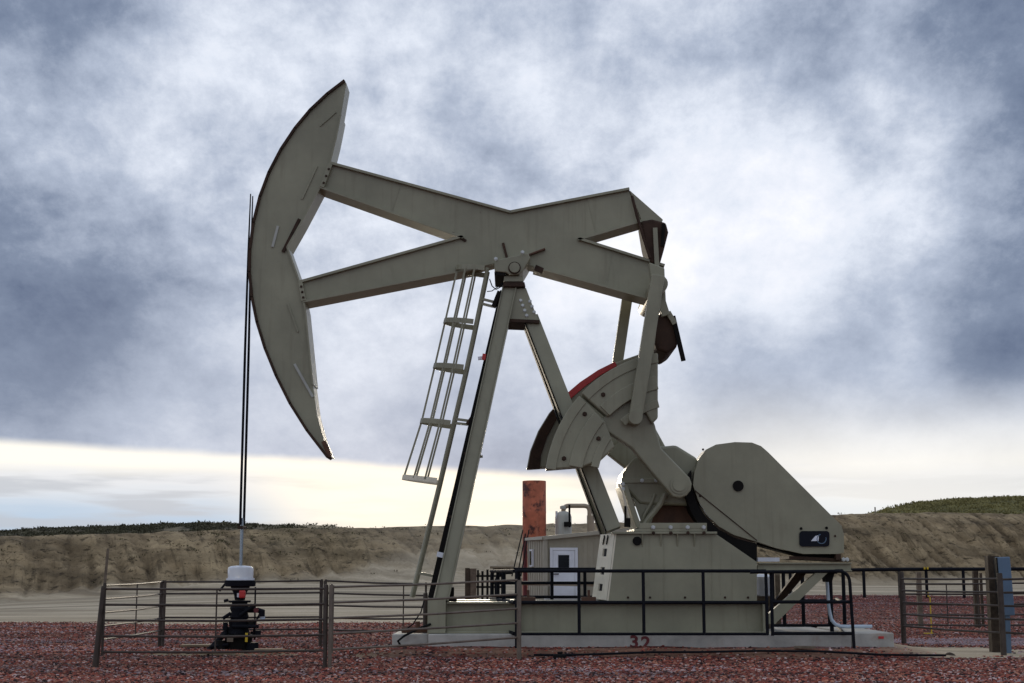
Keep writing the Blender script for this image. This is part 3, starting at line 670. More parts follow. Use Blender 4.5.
def weight(outline, rims, y0, parent, name='counterweight'):
    w = MB().sprism(outline, y0, y0+0.40).build(name, 'olive', parent, 0.03)
    for (r0, r1, a0, a1, d, m) in rims:
        MB().sprism(arc(CX, CY, r1, a0, a1)+arc(CX, CY, r0, a1, a0), y0-d, y0-0.001).build('rim', m, w, 0.012)
    return w
low_w = arc(CX, CY, 134, 173.5, 138, 12)+[(605, 421), (615, 447), (601, 460), (582, 467)]
up_w = arc(CX, CY, 134, 137, 99, 12)+[(658, 418), (652, 424), (634, 392), (608, 417)]
w1 = weight(low_w, [(124, 134, 138.5, 173, 0.022, 'olive'), (98, 112, 140, 170, 0.03, 'olive'), (82, 90, 146, 168, 0.02, 'olive')], Y0, pump)
w2 = weight(up_w, [(124, 134, 99.5, 136.5, 0.022, 'olive'), (98, 112, 102, 135, 0.03, 'olive'), (80, 88, 104, 132, 0.02, 'olive')], Y0, pump)
for a, r in ((143, 118), (167, 118), (150, 93), (130, 118), (106, 118), (120, 93)):
    bolt(at(*polar(CX, CY, r, a), Y0-0.002), pump, 0.035, 0.04, 'steel_rust')
# rear crank and weight: same size, on the far end of the shaft
yr = 29.75
rear = [(526.5, 469), (530, 451), (538, 431), (549, 413), (563, 397.5), (580, 383), (598, 371), (614, 363), (645, 352), (650, 420), (600, 455), (570, 466)]
MB().sprism(rear, yr, yr+0.40).build('counterweight', 'olive', pump, 0.03)
MB().sprism([(557.5, 401.5), (563, 396.5), (580, 382), (598, 370), (615, 361.5), (617, 366), (600, 375.5), (583, 388), (567, 402), (561, 408)], yr-0.05, yr-0.002).build('red_rim_paint', 'red', pump, 0.01)
MB().sprism([(527.5, 469), (531, 451), (539, 431), (550, 413), (557, 404), (564, 410), (556, 420), (547, 437), (541, 455), (540, 469)], yr-0.05, yr-0.002).build('rim', 'steel_rust', pump, 0.01)  # dark brown tone puts the weight's under-shadow into the rim
MB().sprism([(590, 440), (640, 400), (662, 440), (684, 480), (676, 500), (660, 495)], yr+0.02, yr+0.32).build('crank_arm', 'olive', pump, 0.03)

# samson post
def leg(p, q, w, d, m='olive'):
    return MB().bar(p, q, d, w)
fl, tl = at(441.5, 600, YF+0.12), at(510, 286, 28.55)
lm = MB()
ax = (tl-fl).normalized(); side = ax.cross(Vector((0, 1, 0))).normalized()
lm.bar(fl, tl, 0.30, 0.235); lm.build('post_leg', 'olive', pump, 0.008)
for s in (-1, 1):
    MB().bar(fl+side*s*0.129+Vector((0, -0.01, 0)), tl+side*s*0.129+Vector((0, -0.01, 0)), 0.36, 0.022).build('leg_flange', 'olive', pump)
fl2, tl2 = at(440.5, 596, YB-0.2), at(509, 286, 29.2)
MB().bar(fl2, tl2, 0.28, 0.22).build('post_leg', 'olive', pump, 0.008)
c0, c1 = at(430.5, 598, 28.0), at(503.5, 287, 28.62)
MB().bar(c0, lerp(c0, c1, .985), 0.12, 0.10).build('cable_channel', 'dark', pump)
q = lerp(c0, c1, 0.125); MB().bar(q-Vector((0.01, 0.075, 0)), lerp(c0, c1, 0.14)-Vector((0.01, 0.075, 0)), 0.02, 0.12).build('white_tag', 'white', pump)
for t in (0.25, 0.45, 0.65, 0.85):
    q = lerp(c0, c1, t); MB().bar(q+Vector((0, -0.068, 0)), q+Vector((0.20, -0.068, 0)), 0.015, 0.05).build('cable_clip', 'steel_rust', pump)
rl, rt_ = at(613.5, 530, YF+0.35), at(531, 318, 28.62)
for (yy0, yy1) in ((YF+0.35, 28.62), (YB-0.35, 29.15)):
    a, b = Vector((rl.x, yy0, rl.z)), Vector((rt_.x, yy1, rt_.z))
    MB().bar(a, b, 0.28, 0.29).build('rear_leg', 'olive', pump, 0.01)
    ax = (b-a).normalized(); sd = ax.cross(Vector((0, 1, 0))).normalized()
    MB().bar(a+sd*0.158, b+sd*0.158, 0.36, 0.022).build('leg_flange', 'dark', pump)  # dark colour stands in for shade inside the leg's channel
gus = [(515.5, 289), (526, 288), (538.5, 321), (508, 322)]
gp_ = MB().sprism(gus, 28.40, 28.43).build('gusset_plate', 'olive', pump, 0.005)
MB().sprism(gus, 29.3, 29.33).build('gusset_plate', 'olive', pump)
for x, y in ((520.7, 300.5), (522.7, 305.5), (524.7, 310.5), (526.7, 315.5), (530, 301.3), (532, 306.5), (534.2, 312)):
    bolt(at(x, y, 28.40), gp_, 0.027, 0.035)
MB().sprism([(505, 318.5), (539.5, 320), (539.5, 323), (505, 321.5)], 28.38, 29.35).build('gusset_base_strip', 'steel_rust', pump)
MB().sprism([(503, 286.5), (525.5, 286.5), (524.5, 282), (503.5, 282)], 28.30, 29.45).build('post_cap', 'steel_rust', pump, 0.008)
MB().sprism([(503.5, 281.5), (523.5, 281.5), (522.5, 276), (504, 276)], 28.33, 29.42).build('bearing_pedestal', 'olive', pump, 0.008)
sd_ = [(494.2, 264), (496.5, 259.8), (528, 252.8), (530.6, 258), (523, 271), (519, 274.5), (510, 275), (506, 272.5), (494.8, 271.5)]
sad = MB().sprism(sd_, 28.24, 29.5).build('saddle_bearing', 'olive', pump, 0.02)
q = at(514.5, 268, 28.24); MB().cyl((q.x, 28.24, q.z), 0.105, -0.05, 'Y', 20).build('bearing_cover', 'olive', sad, 0.008)
MB().cyl((q.x, 28.245, q.z), 0.125, -0.03, 'Y', 20).build('bearing_ring', 'steel_rust', sad)
for x, y in ((495.8, 259), (522.5, 252.3)): bolt(at(x, y, 28.23), sad, 0.03, 0.05)
MB().sprism([(494.3, 271.8), (505.5, 272.8), (504.5, 275.5), (494.6, 275)], 28.26, 29.48).build('saddle_underside', 'dark', pump)
# conduit wires looping from post to beam
MB().tube([at(x, y, 28.35) for x, y in ((489.5, 279), (492, 286), (496, 289.5), (500.5, 287), (504.5, 282.5))], 0.012, 5).build('wire', 'black', pump)
MB().tube([at(x, y, 28.35) for x, y in ((487, 291.5), (492, 291), (497, 287.5), (501, 284), (505, 283))], 0.010, 5).build('wire', 'black', pump)
b = MB(); b.bar(at(478, 358.5, 28.3), at(485, 357.5, 28.3), 0.08, 0.06); b.build('junction_box', 'white', pump)
MB().bar(at(484.5, 354, 28.22), at(483.5, 360, 28.22), 0.08, 0.07).build('warning_light', 'red', pump)
q = at(476.5, 457.5, 28.2); MB().bar(q+Vector((-0.15, 0.1, 0)), q+Vector((0.12, 0.1, 0.03)), 0.05, 0.05).build('step_peg', 'olive', pump)

# walking beam: crossed arms, plate web with flanges
YW0, YW1 = 28.62, 29.18
beam_o = [(330, 164), (510, 213), (629, 190), (641, 221), (578, 239.5), (664, 266.5), (665.5, 303), (534, 266.5), (505, 261), (480, 267), (303, 301.5), (299.5, 283), (463, 237.5), (320, 187)]
wb = MB().sprism(beam_o, YW0, YW1).build('walking_beam', 'olive', pump, 0.008)
pw = [at(x, y, YW0) for x, y in beam_o]
skip = {(2, 3), (5, 6), (7, 8), (8, 9), (10, 11), (13, 0)}
for i in range(len(pw)):
    j = (i+1) % len(pw)
    if (i, j) in skip: continue
    a, b2 = pw[i], pw[j]; d = (b2-a).normalized(); nrm = Vector((-d.z, 0, d.x))      # pushes outwards for this winding
    ins = 0.06
    MB().bar(Vector((a.x, (YW0+YW1)/2, a.z))+nrm*0.012-d*0.004, Vector((b2.x, (YW0+YW1)/2, b2.z))+nrm*0.012+d*0.004, YW1-YW0+0.16, 0.05).build('beam_flange', 'olive', wb)
for x0_, y0_, x1_, y1_ in ((503, 243, 508, 262), (452, 233, 466, 241)):
    MB().bar(at(x0_, y0_, YW0-0.012), at(x1_, y1_, YW0-0.012), 0.04, 0.05).build('stiffener', 'steel_rust', wb)
MB().bar(at(524, 257, YW0-0.05), at(545, 249, YW0-0.05), 0.10, 0.03).build('rusty_brace', 'rust_panel', wb)
MB().bar(at(535, 267.5, YW0-0.03), at(543, 271, YW0-0.03), 0.12, 0.10).build('beam_clamp', 'steel_rust', wb)

# horsehead
hh_front = [(345, 82), (328, 95), (311, 111), (296, 129), (282, 150), (270, 173), (261, 197), (254.5, 223), (251, 250), (250.5, 272), (253, 297), (258, 322), (266, 348), (277, 375), (291, 403), (308, 430), (328, 456)]
hh_back = [(331.5, 457), (324, 440), (317, 415), (313, 385), (309, 345), (305.5, 310), (299, 280), (287.5, 247.5), (302, 222), (320, 188), (329, 168), (336, 140), (341, 115), (346.5, 83)]
YH0, YH1 = 28.60, 29.20
hh = MB().sprism(hh_front+hh_back, YH0, YH1).build('horsehead', 'olive', pump, 0.01)
pf = [at(x, y, YH0) for x, y in hh_front]; pb = [at(x+2.6, y, YH0) for x, y in hh_front]
trk = MB()
for i in range(len(pf)-1):
    a, b2 = pf[i], pf[i+1]; d = (b2-a).normalized(); nrm = Vector((d.z, 0, -d.x))
    trk.bar(Vector((a.x, 28.9, a.z))+nrm*0.02-d*0.01, Vector((b2.x, 28.9, b2.z))+nrm*0.02+d*0.01, 0.72, 0.05)
trk.build('cable_track', 'steel_rust', hh)
for i in range(3, len(hh_back)-2):
    a, b2 = at(*hh_back[i], YH0), at(*hh_back[i+1], YH0)
    MB().bar(Vector((a.x, 28.9, a.z)), Vector((b2.x, 28.9, b2.z)), 0.70, 0.035).build('rear_flange', 'olive', hh)
for (a, b2, m, w) in (((320, 126), (336, 112), 'steel_rust', 0.02), ((302, 199), (317, 166), 'steel_rust', 0.035), ((288, 304), (298, 332), 'steel_rust', 0.03), ((272.5, 247), (278, 226), 'conduit', 0.05), ((294.5, 364), (313, 397), 'conduit', 0.05)):
    MB().bar(at(*a, YH0-0.012), at(*b2, YH0-0.012), 0.03, w).build('weld_bar' if m == 'steel_rust' else 'reflection_streak', 'olive' if m == 'steel_rust' else 'vessel', hh)  # grey bars stand in for blurred reflections on the horsehead
q0, q1 = at(283, 252, YH0-0.02), at(299.5, 219, YH0-0.02)
MB().bar(q0, q1, 0.05, 0.06).build('hinge_bar', 'steel_rust', hh)
MB().bar(at(323.5, 441, YH0-0.01), at(330, 456.5, YH0-0.01), 0.03, 0.09).build('lower_lip', 'rust_panel', hh)

for (x0_, y0_, x1_, y1_) in ((322, 187.5, 330.5, 164.5), (300.5, 283, 304, 301)):
    MB().bar(at(x0_, y0_, YW0-0.05), at(x1_, y1_, YW0-0.05), 0.09, 0.09).build('splice_plate', 'olive', wb, 0.006)
    for k in (0.2, 0.5, 0.8): bolt(at(lerp(x0_, x1_, k), lerp(y0_, y1_, k), YW0-0.096), wb, 0.02, 0.03, 'steel_rust')
for x0_, y0_, x1_, y1_ in ((588, 198.5, 596, 233.5), (612, 251, 606, 286.5), (400, 185, 392, 211), (390, 258, 395, 283)):
    MB().bar(at(x0_, y0_, YW0-0.004), at(x1_, y1_, YW0-0.004), 0.01, 0.018).build('weld_seam', 'olive', wb)
# tail: bearing brackets, equalizer and pitman arms
tail1 = [(628, 190), (667, 222), (669, 231), (664, 262), (655, 265), (640, 222)]
MB().sprism([(629.5, 190), (663, 219.5), (660, 228), (643, 224)], YW0-0.04, YW1+0.04).build('tail_plate', 'olive', pump, 0.01)
tb = MB(); q = at(656, 240, YW0-0.12)
tb.sprism([(641, 221), (652, 219), (666, 222.5), (668.5, 232), (664, 250), (660, 264), (650, 263), (645, 245)], YW0-0.10, YW1+0.10)
tb.build('tail_bearing', 'steel_rust', pump, 0.04)
MB().tube([at(x, y, YW0-0.14) for x, y in ((632, 196), (637, 216), (643, 236), (650, 258))], 0.03, 6).build('tail_bracket', 'steel_rust', pump)
MB().bar(at(655, 228, YW0-0.13), at(657, 268, YW0-0.13), 0.06, 0.09).build('tail_link', 'olive', pump)
MB().bar(at(663.5, 224, YW0-0.13), at(662.5, 246, YW0-0.13), 0.06, 0.06).build('tail_link', 'dark', pump)
q = at(658, 286, 27.7); MB().cyl((q.x, 27.45, q.z), 0.17, 2.8, 'Y', 18).build('equalizer', 'olive', pump, smooth=True)
MB().sprism([(649, 262), (664.5, 268), (666.5, 312), (663, 320), (653, 300)], 27.95, 28.15).build('equalizer_plate', 'olive', pump, 0.02)
# front pitman, rear pitman
MB().bar(at(658, 276, 27.30), at(635, 420, 27.30), 0.22, 0.25).build('pitman_arm', 'olive', pump, 0.015)
MB().bar(at(629, 286, 30.25), at(612, 400, 30.25), 0.22, 0.22).build('pitman_arm', 'olive', pump, 0.015)
q = at(635, 418, 27.30); MB().cyl((q.x, 27.14, q.z), 0.13, 0.42, 'Y', 20).build('wrist_pin', 'olive', pump, smooth=True)
# dark hanger below the tail
MB().sprism([(655, 316), (666, 312), (674, 320), (679, 333), (677, 347), (668, 353), (657, 350), (652, 336)], 27.9, 29.6).build('equalizer_bearing', 'steel_rust', pump, 0.05)
MB().bar(at(661, 300, 27.85), at(666, 316, 27.85), 0.10, 0.16).build('hanger_strap', 'olive', pump, 0.01)
MB().bar(at(653, 330, 27.8), at(650, 356, 27.8), 0.12, 0.12).build('hanger_strap', 'olive', pump, 0.01)
MB().bar(at(673, 316, 27.86), at(683.5, 361, 27.86), 0.05, 0.09).build('hanger_link', 'dark', pump, 0.008)
MB().bar(at(668, 312, 27.84), at(675, 324, 27.84), 0.05, 0.10).build('hanger_link', 'olive', pump, 0.008)

# belt guard and motor
bg_o = [(693, 485), (694.5, 472), (699, 459), (706, 449.5), (716, 444.5), (735, 442), (752, 442.5), (761, 446), (768, 452), (841.5, 525.5), (844, 535), (844, 552.5), (838, 554), (803, 554), (778, 548.5), (756, 541.5), (734, 535), (719, 526.5), (707, 515), (698.5, 501)]
guard = MB().sprism(bg_o, 28.02, 28.05).build('belt_guard', 'olive', pump, 0.004)
n_ = len(bg_o); go_ = [at(x, y, 28.02) for x, y in bg_o]
sk = MB()
for i in range(n_):
    a, b2 = go_[i], go_[(i+1) % n_]
    sk.add([(a.x, 28.051, a.z), (b2.x, 28.051, b2.z), (b2.x, 28.75, b2.z), (a.x, 28.75, a.z)], [(0, 1, 2, 3)])
sk.build('guard_rim', 'olive', guard)
inner = [((x-768)*1.0+768-1.5, (y-500)*1.0+500) for x, y in bg_o]
MB().sprism([(691.5, 470), (691.5, 487), (697, 503), (706, 517), (718, 529), (734, 537.5), (757, 544), (757, 563), (742, 556), (716, 538), (702, 528), (691, 512), (685, 494), (685, 480)], 28.06, 28.7).build('guard_shade_strip', 'dark', guard)  # added dark strip over the rim, standing in for shade under the guard
MB().sprism([(757, 541), (803, 554), (803, 557), (757, 545)], 28.2, 28.7).build('guard_bottom_rail', 'dark', guard)
MB().bar(at(695, 490.5, 28.01), at(757, 540.5, 28.01), 0.012, 0.018).build('panel_seam', 'steel_rust', guard)
q = at(738, 486, 28.02); MB().cyl((q.x, 28.019, q.z), 0.105, -0.03, 'Y', 20).build('inspection_cap', 'dark', guard)
def rrect(x0, y0, x1, y1, r):
    o_ = []
    for cx, cy, a0 in ((x1-r, y0+r, 0), (x0+r, y0+r, 90), (x0+r, y1-r, 180), (x1-r, y1-r, 270)):
        o_ += [(cx+r*math.cos(R(a0+k*30)), cy-r*math.sin(R(a0+k*30))) for k in range(4)]
    return o_
win = MB().sprism(rrect(799.5, 531, 829.5, 546.5, 3), 27.985, 28.018).build('motor_window', 'navy', guard)
MB().sprism([(811, 541), (815.5, 536), (819, 535), (818.5, 541)], 27.975, 27.984).build('white_mark', 'white', win)
pts = [at(*polar(821.5, 539, 4.6, a), 27.98) for a in range(100, 400, 20)]
MB().tube(pts, 0.010, 5).build('blue_ring', 'blue', win)
for x, y in ((801, 528.5), (826.5, 528)): bolt(at(x, y, 28.02), guard, 0.022, 0.03, 'dark')
for x, y in ((700, 496), (703, 449.5), (835, 536)): bolt(at(x, y, 28.02), guard, 0.018, 0.02, 'steel_rust')
# motor base and platform
MB().sprism([(804, 553), (834, 553), (836, 559), (800, 559)], 28.2, 29.0).build('motor_base', 'dark', pump, 0.01)
MB().sprism([(789, 556), (803, 556.5), (848, 559), (848, 561.5), (789, 559)], 28.1, 29.2).build('slide_rail', 'steel_rust', pump)
MB().sprism([(836, 554), (841, 554), (841, 560), (836, 560)], 28.0, 28.2).build('adjuster', 'steel_rust', pump)
for x in (843.5, 847): bolt(at(x, 559.5, 27.98), pump, 0.03, 0.06, 'bolt')
MB().sprism([(758, 557.5), (779.5, 557.5), (779.5, 561.5), (758, 561.5)], 27.9, 28.3).build('pale_block', 'white_dirty', pump)
plat = MB(); 
for y_ in (27.85, 29.6):
    a, b2 = at(758.5, 562.6, 27.85), at(852, 571.3, 27.85)
    x0, x1, z1, z0 = a.x, b2.x, a.z, at(758, 571.3, 27.85).z
    g_ = MB().box((x0, y_, z0), (x1, y_+0.16, z0+0.02)).box((x0, y_, z1-0.02), (x1, y_+0.16, z1)).box((x0, y_+0.08, z0+0.02), (x1, y_+0.1, z1-0.02))
    g_.build('platform_channel', 'olive', pump)
MB().box((x0+0.01, 28.02, z1-0.05), (x1-0.05, 29.59, z1-0.022)).build('platform_deck', 'olive', pump)
MB().sprism([(767, 624), (775, 624), (829, 571.6), (817.5, 571.6), (767, 615)], 27.9, 28.06).build('platform_brace', 'olive', pump)
MB().sprism([(767, 612), (770, 616), (808, 571.6), (797, 571.6)], 29.5, 29.66).build('platform_brace', 'steel_rust', pump)
MB().sprism([(824, 572), (835, 572), (832, 582), (826, 582)], 28.0, 28.3).build('cable_gland', 'dark', pump)

# rusty hold-down clamps on the skid
for px, yy in ((528, YF+0.17), (588.5, YF+0.17)):
    q = at(px, 601, yy); b = MB(); b.box((q.x-0.14, yy-0.09, zt+0.003), (q.x+0.14, yy+0.09, zt+0.09)); b.box((q.x-0.02, yy-0.02, zt+0.09), (q.x+0.03, yy+0.02, zt+0.22))
    b.build('hold_down_clamp', 'rust_panel', pump, 0.01)
q = at(451.5, 600, YF+0.2); MB().box((q.x-0.10, YF+0.1, zt+0.003), (q.x+0.10, YF+0.26, zt+0.10)).box((q.x-0.05, YF+0.14, zt+0.10), (q.x+0.05, YF+0.22, zt+0.27)).build('hold_down_clamp', 'dark', pump, 0.01)

# ladder with safety cage
lad = MB()
Lt, Lb = at(488, 272, 28.55), at(412, 598, 28.55)
def lad_pt(py, Y=28.55):
    px = interp(py, [(269, 488), (329, 475.5), (373, 466), (427, 453.3), (484, 440), (598, 412)])
    return at(px, py, Y)
lax = (Lt-Lb).normalized()
for dy in (-0.20, 0.20):
    MB().tube([lad_pt(y)+Vector((0, dy, 0)) for y in (270, 329, 373, 427, 484, 540, 597)], 0.040, 8).build('ladder_rail', 'olive', pump, smooth=True)
for i in range(21):
    q = lad_pt(lerp(278, 592, i/20)); MB().tube([q+Vector((0, -0.22, 0)), q+Vector((0, 0.22, 0))], 0.017, 6).build('rung', 'olive', pump)
out = Vector((-lax.z, 0, lax.x)); out = -out if out.x > 0 else out
out = (out+Vector((0, 0, -0.10))).normalized()
hoops = []
cages = [(272, 0.58), (325, 0.60), (370, 0.61), (425, 0.61), (482, 0.70)]
def hoop_pt(py, ang, depth):
    q = lad_pt(py); return q+out*(0.05+depth*math.sin(ang))+Vector((0, -0.37*math.cos(ang), 0))
for py, dep in cages:
    h_ = MB()
    pts = [hoop_pt(py, lerp(-0.0, math.pi, i/14), dep) for i in range(15)]
    for a, b2 in zip(pts, pts[1:]): h_.bar(a, b2, 0.10, 0.025, up=lax)
    h_.build('cage_hoop', 'olive_sunlit' if py == 482 else 'olive', pump)  # lowest hoop is paler: its sun gleam is put into the colour
for ang in (0.36, 0.75, 1.57, 2.39, 2.78):
    pts = [hoop_pt(py, ang, dep-0.02) for py, dep in cages]
    b = MB()
    for a, b2 in zip(pts, pts[1:]): b.bar(a, b2, 0.036, 0.036)
    b.build('cage_bar', 'olive', pump)
for (x0_, y0_, x1_, y1_) in ((482, 299, 494, 302), (481, 303.5, 493, 306.5), (455, 419, 470, 421), (454, 423, 468, 424.5), (418, 573, 433, 576)):
    for dy in (28.35, 28.75): MB().bar(at(x0_, y0_, dy), at(x1_, y1_, dy), 0.04, 0.05).build('ladder_bracket', 'olive', pump)
MB().bar(at(499.5, 292, 28.4), at(493.5, 307, 28.4), 0.2, 0.08).build('ladder_clamp', 'dark', pump)
MB().bar(at(475, 415, 28.4), at(468, 425, 28.4), 0.2, 0.10).build('ladder_clamp', 'steel_rust', pump)

# bridle cables, carrier bar and polished rod
rodx = at(241, 560, 28.9).x
br = thing('bridle_and_rod', (rodx, 28.9, 1.6), 'long dark wire bridle and polished rod hanging from the horsehead', 'cable')
for dy, dx in ((-0.09, -0.020), (0.09, 0.020)):
    MB().tube([(rodx+dx, 28.9+dy, at(241, 525, 28.9).z), (rodx-0.005+dx, 28.9+dy, at(247, 350, 28.9).z), (rodx-0.01+dx*0.5, 28.9+dy, at(251, 255, 28.9).z), (rodx+dx*0.3, 28.9+dy, at(252, 195, 28.9).z)], [0.026, 0.026, 0.020, 0.012], 8).build('bridle_cable', 'black', br)
MB().box((rodx-0.05, 28.68, at(241, 526, 28.9).z-0.06), (rodx+0.05, 29.12, at(241, 526, 28.9).z)).build('carrier_bar', 'steel_rust', br, 0.01)
MB().tube([(rodx, 28.9, at(241, 573, 28.9).z), (rodx, 28.9, at(241, 518, 28.9).z)], 0.033, 10).build('polished_rod', 'rod', br, smooth=True)

# ------------------------------------------------------------------ wellhead
YWH = 28.9
wx = rodx
wh = thing('wellhead', (wx, YWH, 0), 'black oil wellhead with valves under the hanging polished rod', 'wellhead')
def wz(py): return at(241, py, YWH).z
def lat(name, m, prof, smooth=True): return MB().lathe((wx, YWH, 0), [(r, wz(y)) for r, y in prof], 20).build(name, m, wh, smooth=smooth)
lat('clear_drip_pot', 'clear', [(0.25, 580), (0.255, 570), (0.245, 567.5), (0.20, 566.2), (0.08, 565.6)])
lat('drip_pot_ring', 'white', [(0.275, 580.2), (0.275, 578.2)])
lat('top_flange', 'black', [(0.27, 586.5), (0.30, 586), (0.31, 580.5), (0.29, 580.2)])
lat('stuffing_box', 'black', [(0.10, 600), (0.12, 594), (0.19, 587), (0.19, 586.6)])
lat('flange_plate', 'black', [(0.20, 602.5), (0.22, 602), (0.22, 600.4), (0.10, 600.2)])
lat('valve_body', 'black', [(0.17, 619), (0.19, 617), (0.16, 612), (0.19, 608), (0.15, 603), (0.15, 602.6)])
lat('casing_spool', 'black', [(0.20, 634), (0.21, 633.5), (0.19, 627), (0.21, 621), (0.18, 619.2)])
lat('casing_head', 'dark', [(0.32, 656), (0.34, 655), (0.34, 650), (0.25, 648), (0.27, 638), (0.35, 637.5), (0.35, 634.2)])
MB().box((wx+0.03, YWH-0.30, wz(598)), (wx+0.15, YWH-0.18, wz(590))).build('red_valve_box', 'red', wh, 0.03)
MB().box((wx-0.01, YWH-0.26, wz(597)), (wx+0.028, YWH-0.20, wz(593))).build('pale_label', 'white_dirty', wh)
b = MB(); b.tube([(wx+0.1, YWH-0.1, wz(610)), (wx+0.38, YWH-0.12, wz(610)), (wx+0.50, YWH-0.12, wz(612))], 0.05, 8); b.cyl((wx+0.47, YWH-0.17, wz(616)), 0.06, 0.12, 'Z', 10); b.build('side_valve', 'black', wh)
MB().cyl((wx+0.36, YWH-0.20, wz(610)), 0.05, 0.03, 'Y', 14).build('hand_wheel', 'red_dirty', wh)
MB().cyl((wx+0.48, YWH-0.14, wz(620)), 0.05, 0.10, 'Z', 10).build('gauge', 'conduit', wh)
b = MB(); b.tube([(wx-0.18, YWH, wz(628)), (wx-0.55, YWH-0.1, wz(650)), (wx-0.75, YWH-0.15, wz(655))], 0.055, 8); b.build('flow_line', 'black', wh, smooth=True)
b = MB(); b.tube([(wx-0.22, YWH-0.05, wz(600)), (wx-0.30, YWH-0.05, wz(601))], 0.03, 8); b.build('drain_spout', 'black', wh)
MB().tube([(wx+0.30, YWH-0.1, wz(636)), (wx+0.34, YWH-0.12, wz(622)), (wx+0.44, YWH-0.12, wz(612))], 0.02, 6).build('sample_line', 'black', wh)
MB().cyl((wx+0.22, YWH-0.38, wz(641)), 0.026, 0.17, 'Z', 10).build('yellow_handle', 'yellow', wh)
MB().tube([(wx+0.30, YWH, wz(587)), (wx+0.31, YWH, wz(640))], 0.016, 6).build('guide_rod', 'black', wh)
for k in range(8):
    a = k*math.pi/4; bolt((wx+0.31*math.cos(a), YWH+0.31*math.sin(a), wz(634.2)), wh, 0.03, 0.05, 'black', axis='Z')
b = MB(); b.tube([(wx-0.27, YWH, wz(582)), (wx-0.40, YWH-0.05, wz(591))], 0.022, 6); b.build('vent_hook', 'black', wh)
MB().box((wx-0.16, YWH-0.37, wz(641)), (wx-0.04, YWH-0.355, wz(637))).build('well_sign', 'wood', wh)
for (dx, py0, py1, r_, m_) in ((-0.30, 640, 655, 0.10, 'dark'), (0.30, 642, 656, 0.12, 'black'), (0.40, 630, 637, 0.06, 'black'), (-0.24, 622, 630, 0.05, 'black'), (0.26, 620, 628, 0.06, 'dark')):
    MB().cyl((wx+dx, YWH-0.15, wz(py1)), r_, wz(py0)-wz(py1), 'Z', 12).build('side_fitting', m_, wh, smooth=True)
for (dx0, py0, dx1, py1) in ((-0.1, 626, 0.42, 626), (-0.50, 646, -0.15, 644), (0.05, 615, 0.36, 604), (0.2, 648, 0.6, 655), (-0.28, 618, -0.13, 613)):
    MB().tube([(wx+dx0, YWH-0.2, wz(py0)), (wx+dx1, YWH-0.22, wz(py1))], 0.035, 8).build('fitting_pipe', 'black', wh, smooth=True)
def plank(px0, px1, py, w, label, m='plank', rot=0.0, h=0.04):
    yy = 0.0
    u, v = ((px0+px1)/2-512)/FPX, (341.5-py)/FPX
    d = Vector((u, math.cos(TILT)-v*math.sin(TILT), math.sin(TILT)+v*math.cos(TILT))); t = -EYE/d.z
    for _ in range(6): t = (terrain(d.x*t, d.y*t)-EYE)/d.z
    c = Vector((d.x*t, d.y*t, 0.03)); c.z = terrain(c.x, c.y)+0.05; L_ = (px1-px0)/FPX*c.y; dv = Vector((math.cos(rot), math.sin(rot), 0))*L_/2
    o_ = MB().bar(c-dv, c+dv, w, h, up=(-math.sin(rot), math.cos(rot), 0)).build('plank', m, None, 0.005)
    return tag(o_, label, 'plank', 'boards lying on the gravel')
plank(182, 216, 648, 0.30, 'short pale board half buried left of the wellhead', rot=0.05)
plank(196, 232, 655.5, 0.24, 'yellowish board on the gravel in front of the wellhead', rot=-0.15)
plank(255, 282, 652.5, 0.24, 'pale board lying right of the wellhead base', rot=0.10)
plank(806, 838, 651.5, 0.30, 'slanted grey olive plank lying below the slab near the railing corner', rot=-0.22, m='olive', h=0.06)
plank(795, 815, 655.5, 0.16, 'small grey plank scrap beside the longer slanted plank', rot=-0.3, m='wood')
# ground cable along the gravel
def ground_pt(px, py, h=0.04):
    u, v = (px-512)/FPX, (341.5-py)/FPX
    d = Vector((u, math.cos(TILT)-v*math.sin(TILT), math.sin(TILT)+v*math.cos(TILT))); t = -EYE/d.z
    for _ in range(6): t = (terrain(d.x*t, d.y*t)-EYE)/d.z
    return Vector((d.x*t, d.y*t, h+terrain(d.x*t, d.y*t)))
gc = MB().tube([ground_pt(x, y, 0.06+0.01*math.sin(x)) for x, y in ((534, 658.5), (560, 659), (600, 658.3), (650, 657.6), (700, 657.6), (760, 657), (820, 657.3), (880, 658.5), (920, 659), (946, 658.6))], 0.020, 6).build('ground_cable', 'black', None, smooth=True)
tag(gc, 'long black cable lying across the gravel in front of the slab', 'cable')
q = ground_pt(560, 659, 0.0); jb = MB().box((q.x-0.12, q.y-0.08, 0), (q.x+0.11, q.y+0.06, 0.09)).box((q.x-0.05, q.y-0.04, 0.09), (q.x+0.05, q.y+0.04, 0.13)).build('cable_joint', 'rubber', None, 0.03)
tag(jb, 'small dark lump of a cable joint lying on the left end of the ground cable', 'cable joint')

# ------------------------------------------------------------------ black guard rails round the slab
def bent(pts, rad, n=5):              # polyline with rounded corners
    pts = [Vector(p) for p in pts]; out_ = [pts[0]]
    for a, b2, c in zip(pts, pts[1:], pts[2:]):
        p, q = b2+(a-b2).normalized()*rad, b2+(c-b2).normalized()*rad
        for k in range(n+1):
            t = k/n; out_.append(p*(1-t)**2+b2*2*t*(1-t)+q*t*t)
    return out_+[pts[-1]]
GRP = 'black pipe guard rails round the slab'
YR, YRR = 27.1, 31.3
RT, RM, RB = at(600, 571, YR).z, at(600, 602.5, YR).z, at(600, 634, YR).z
def X(px, Y=YR): return at(px, 600, Y).x
g1 = thing('guard_rail', (X(640), YR, 0), 'long black pipe railing in front of the pump base', 'railing', GRP)
MB().tube(bent([(X(516.5), YR, 0.02), (X(516.5), YR, RT), (X(767), YR, RT)], 0.02), 0.031, 10).build('top_rail', 'black', g1, smooth=True)
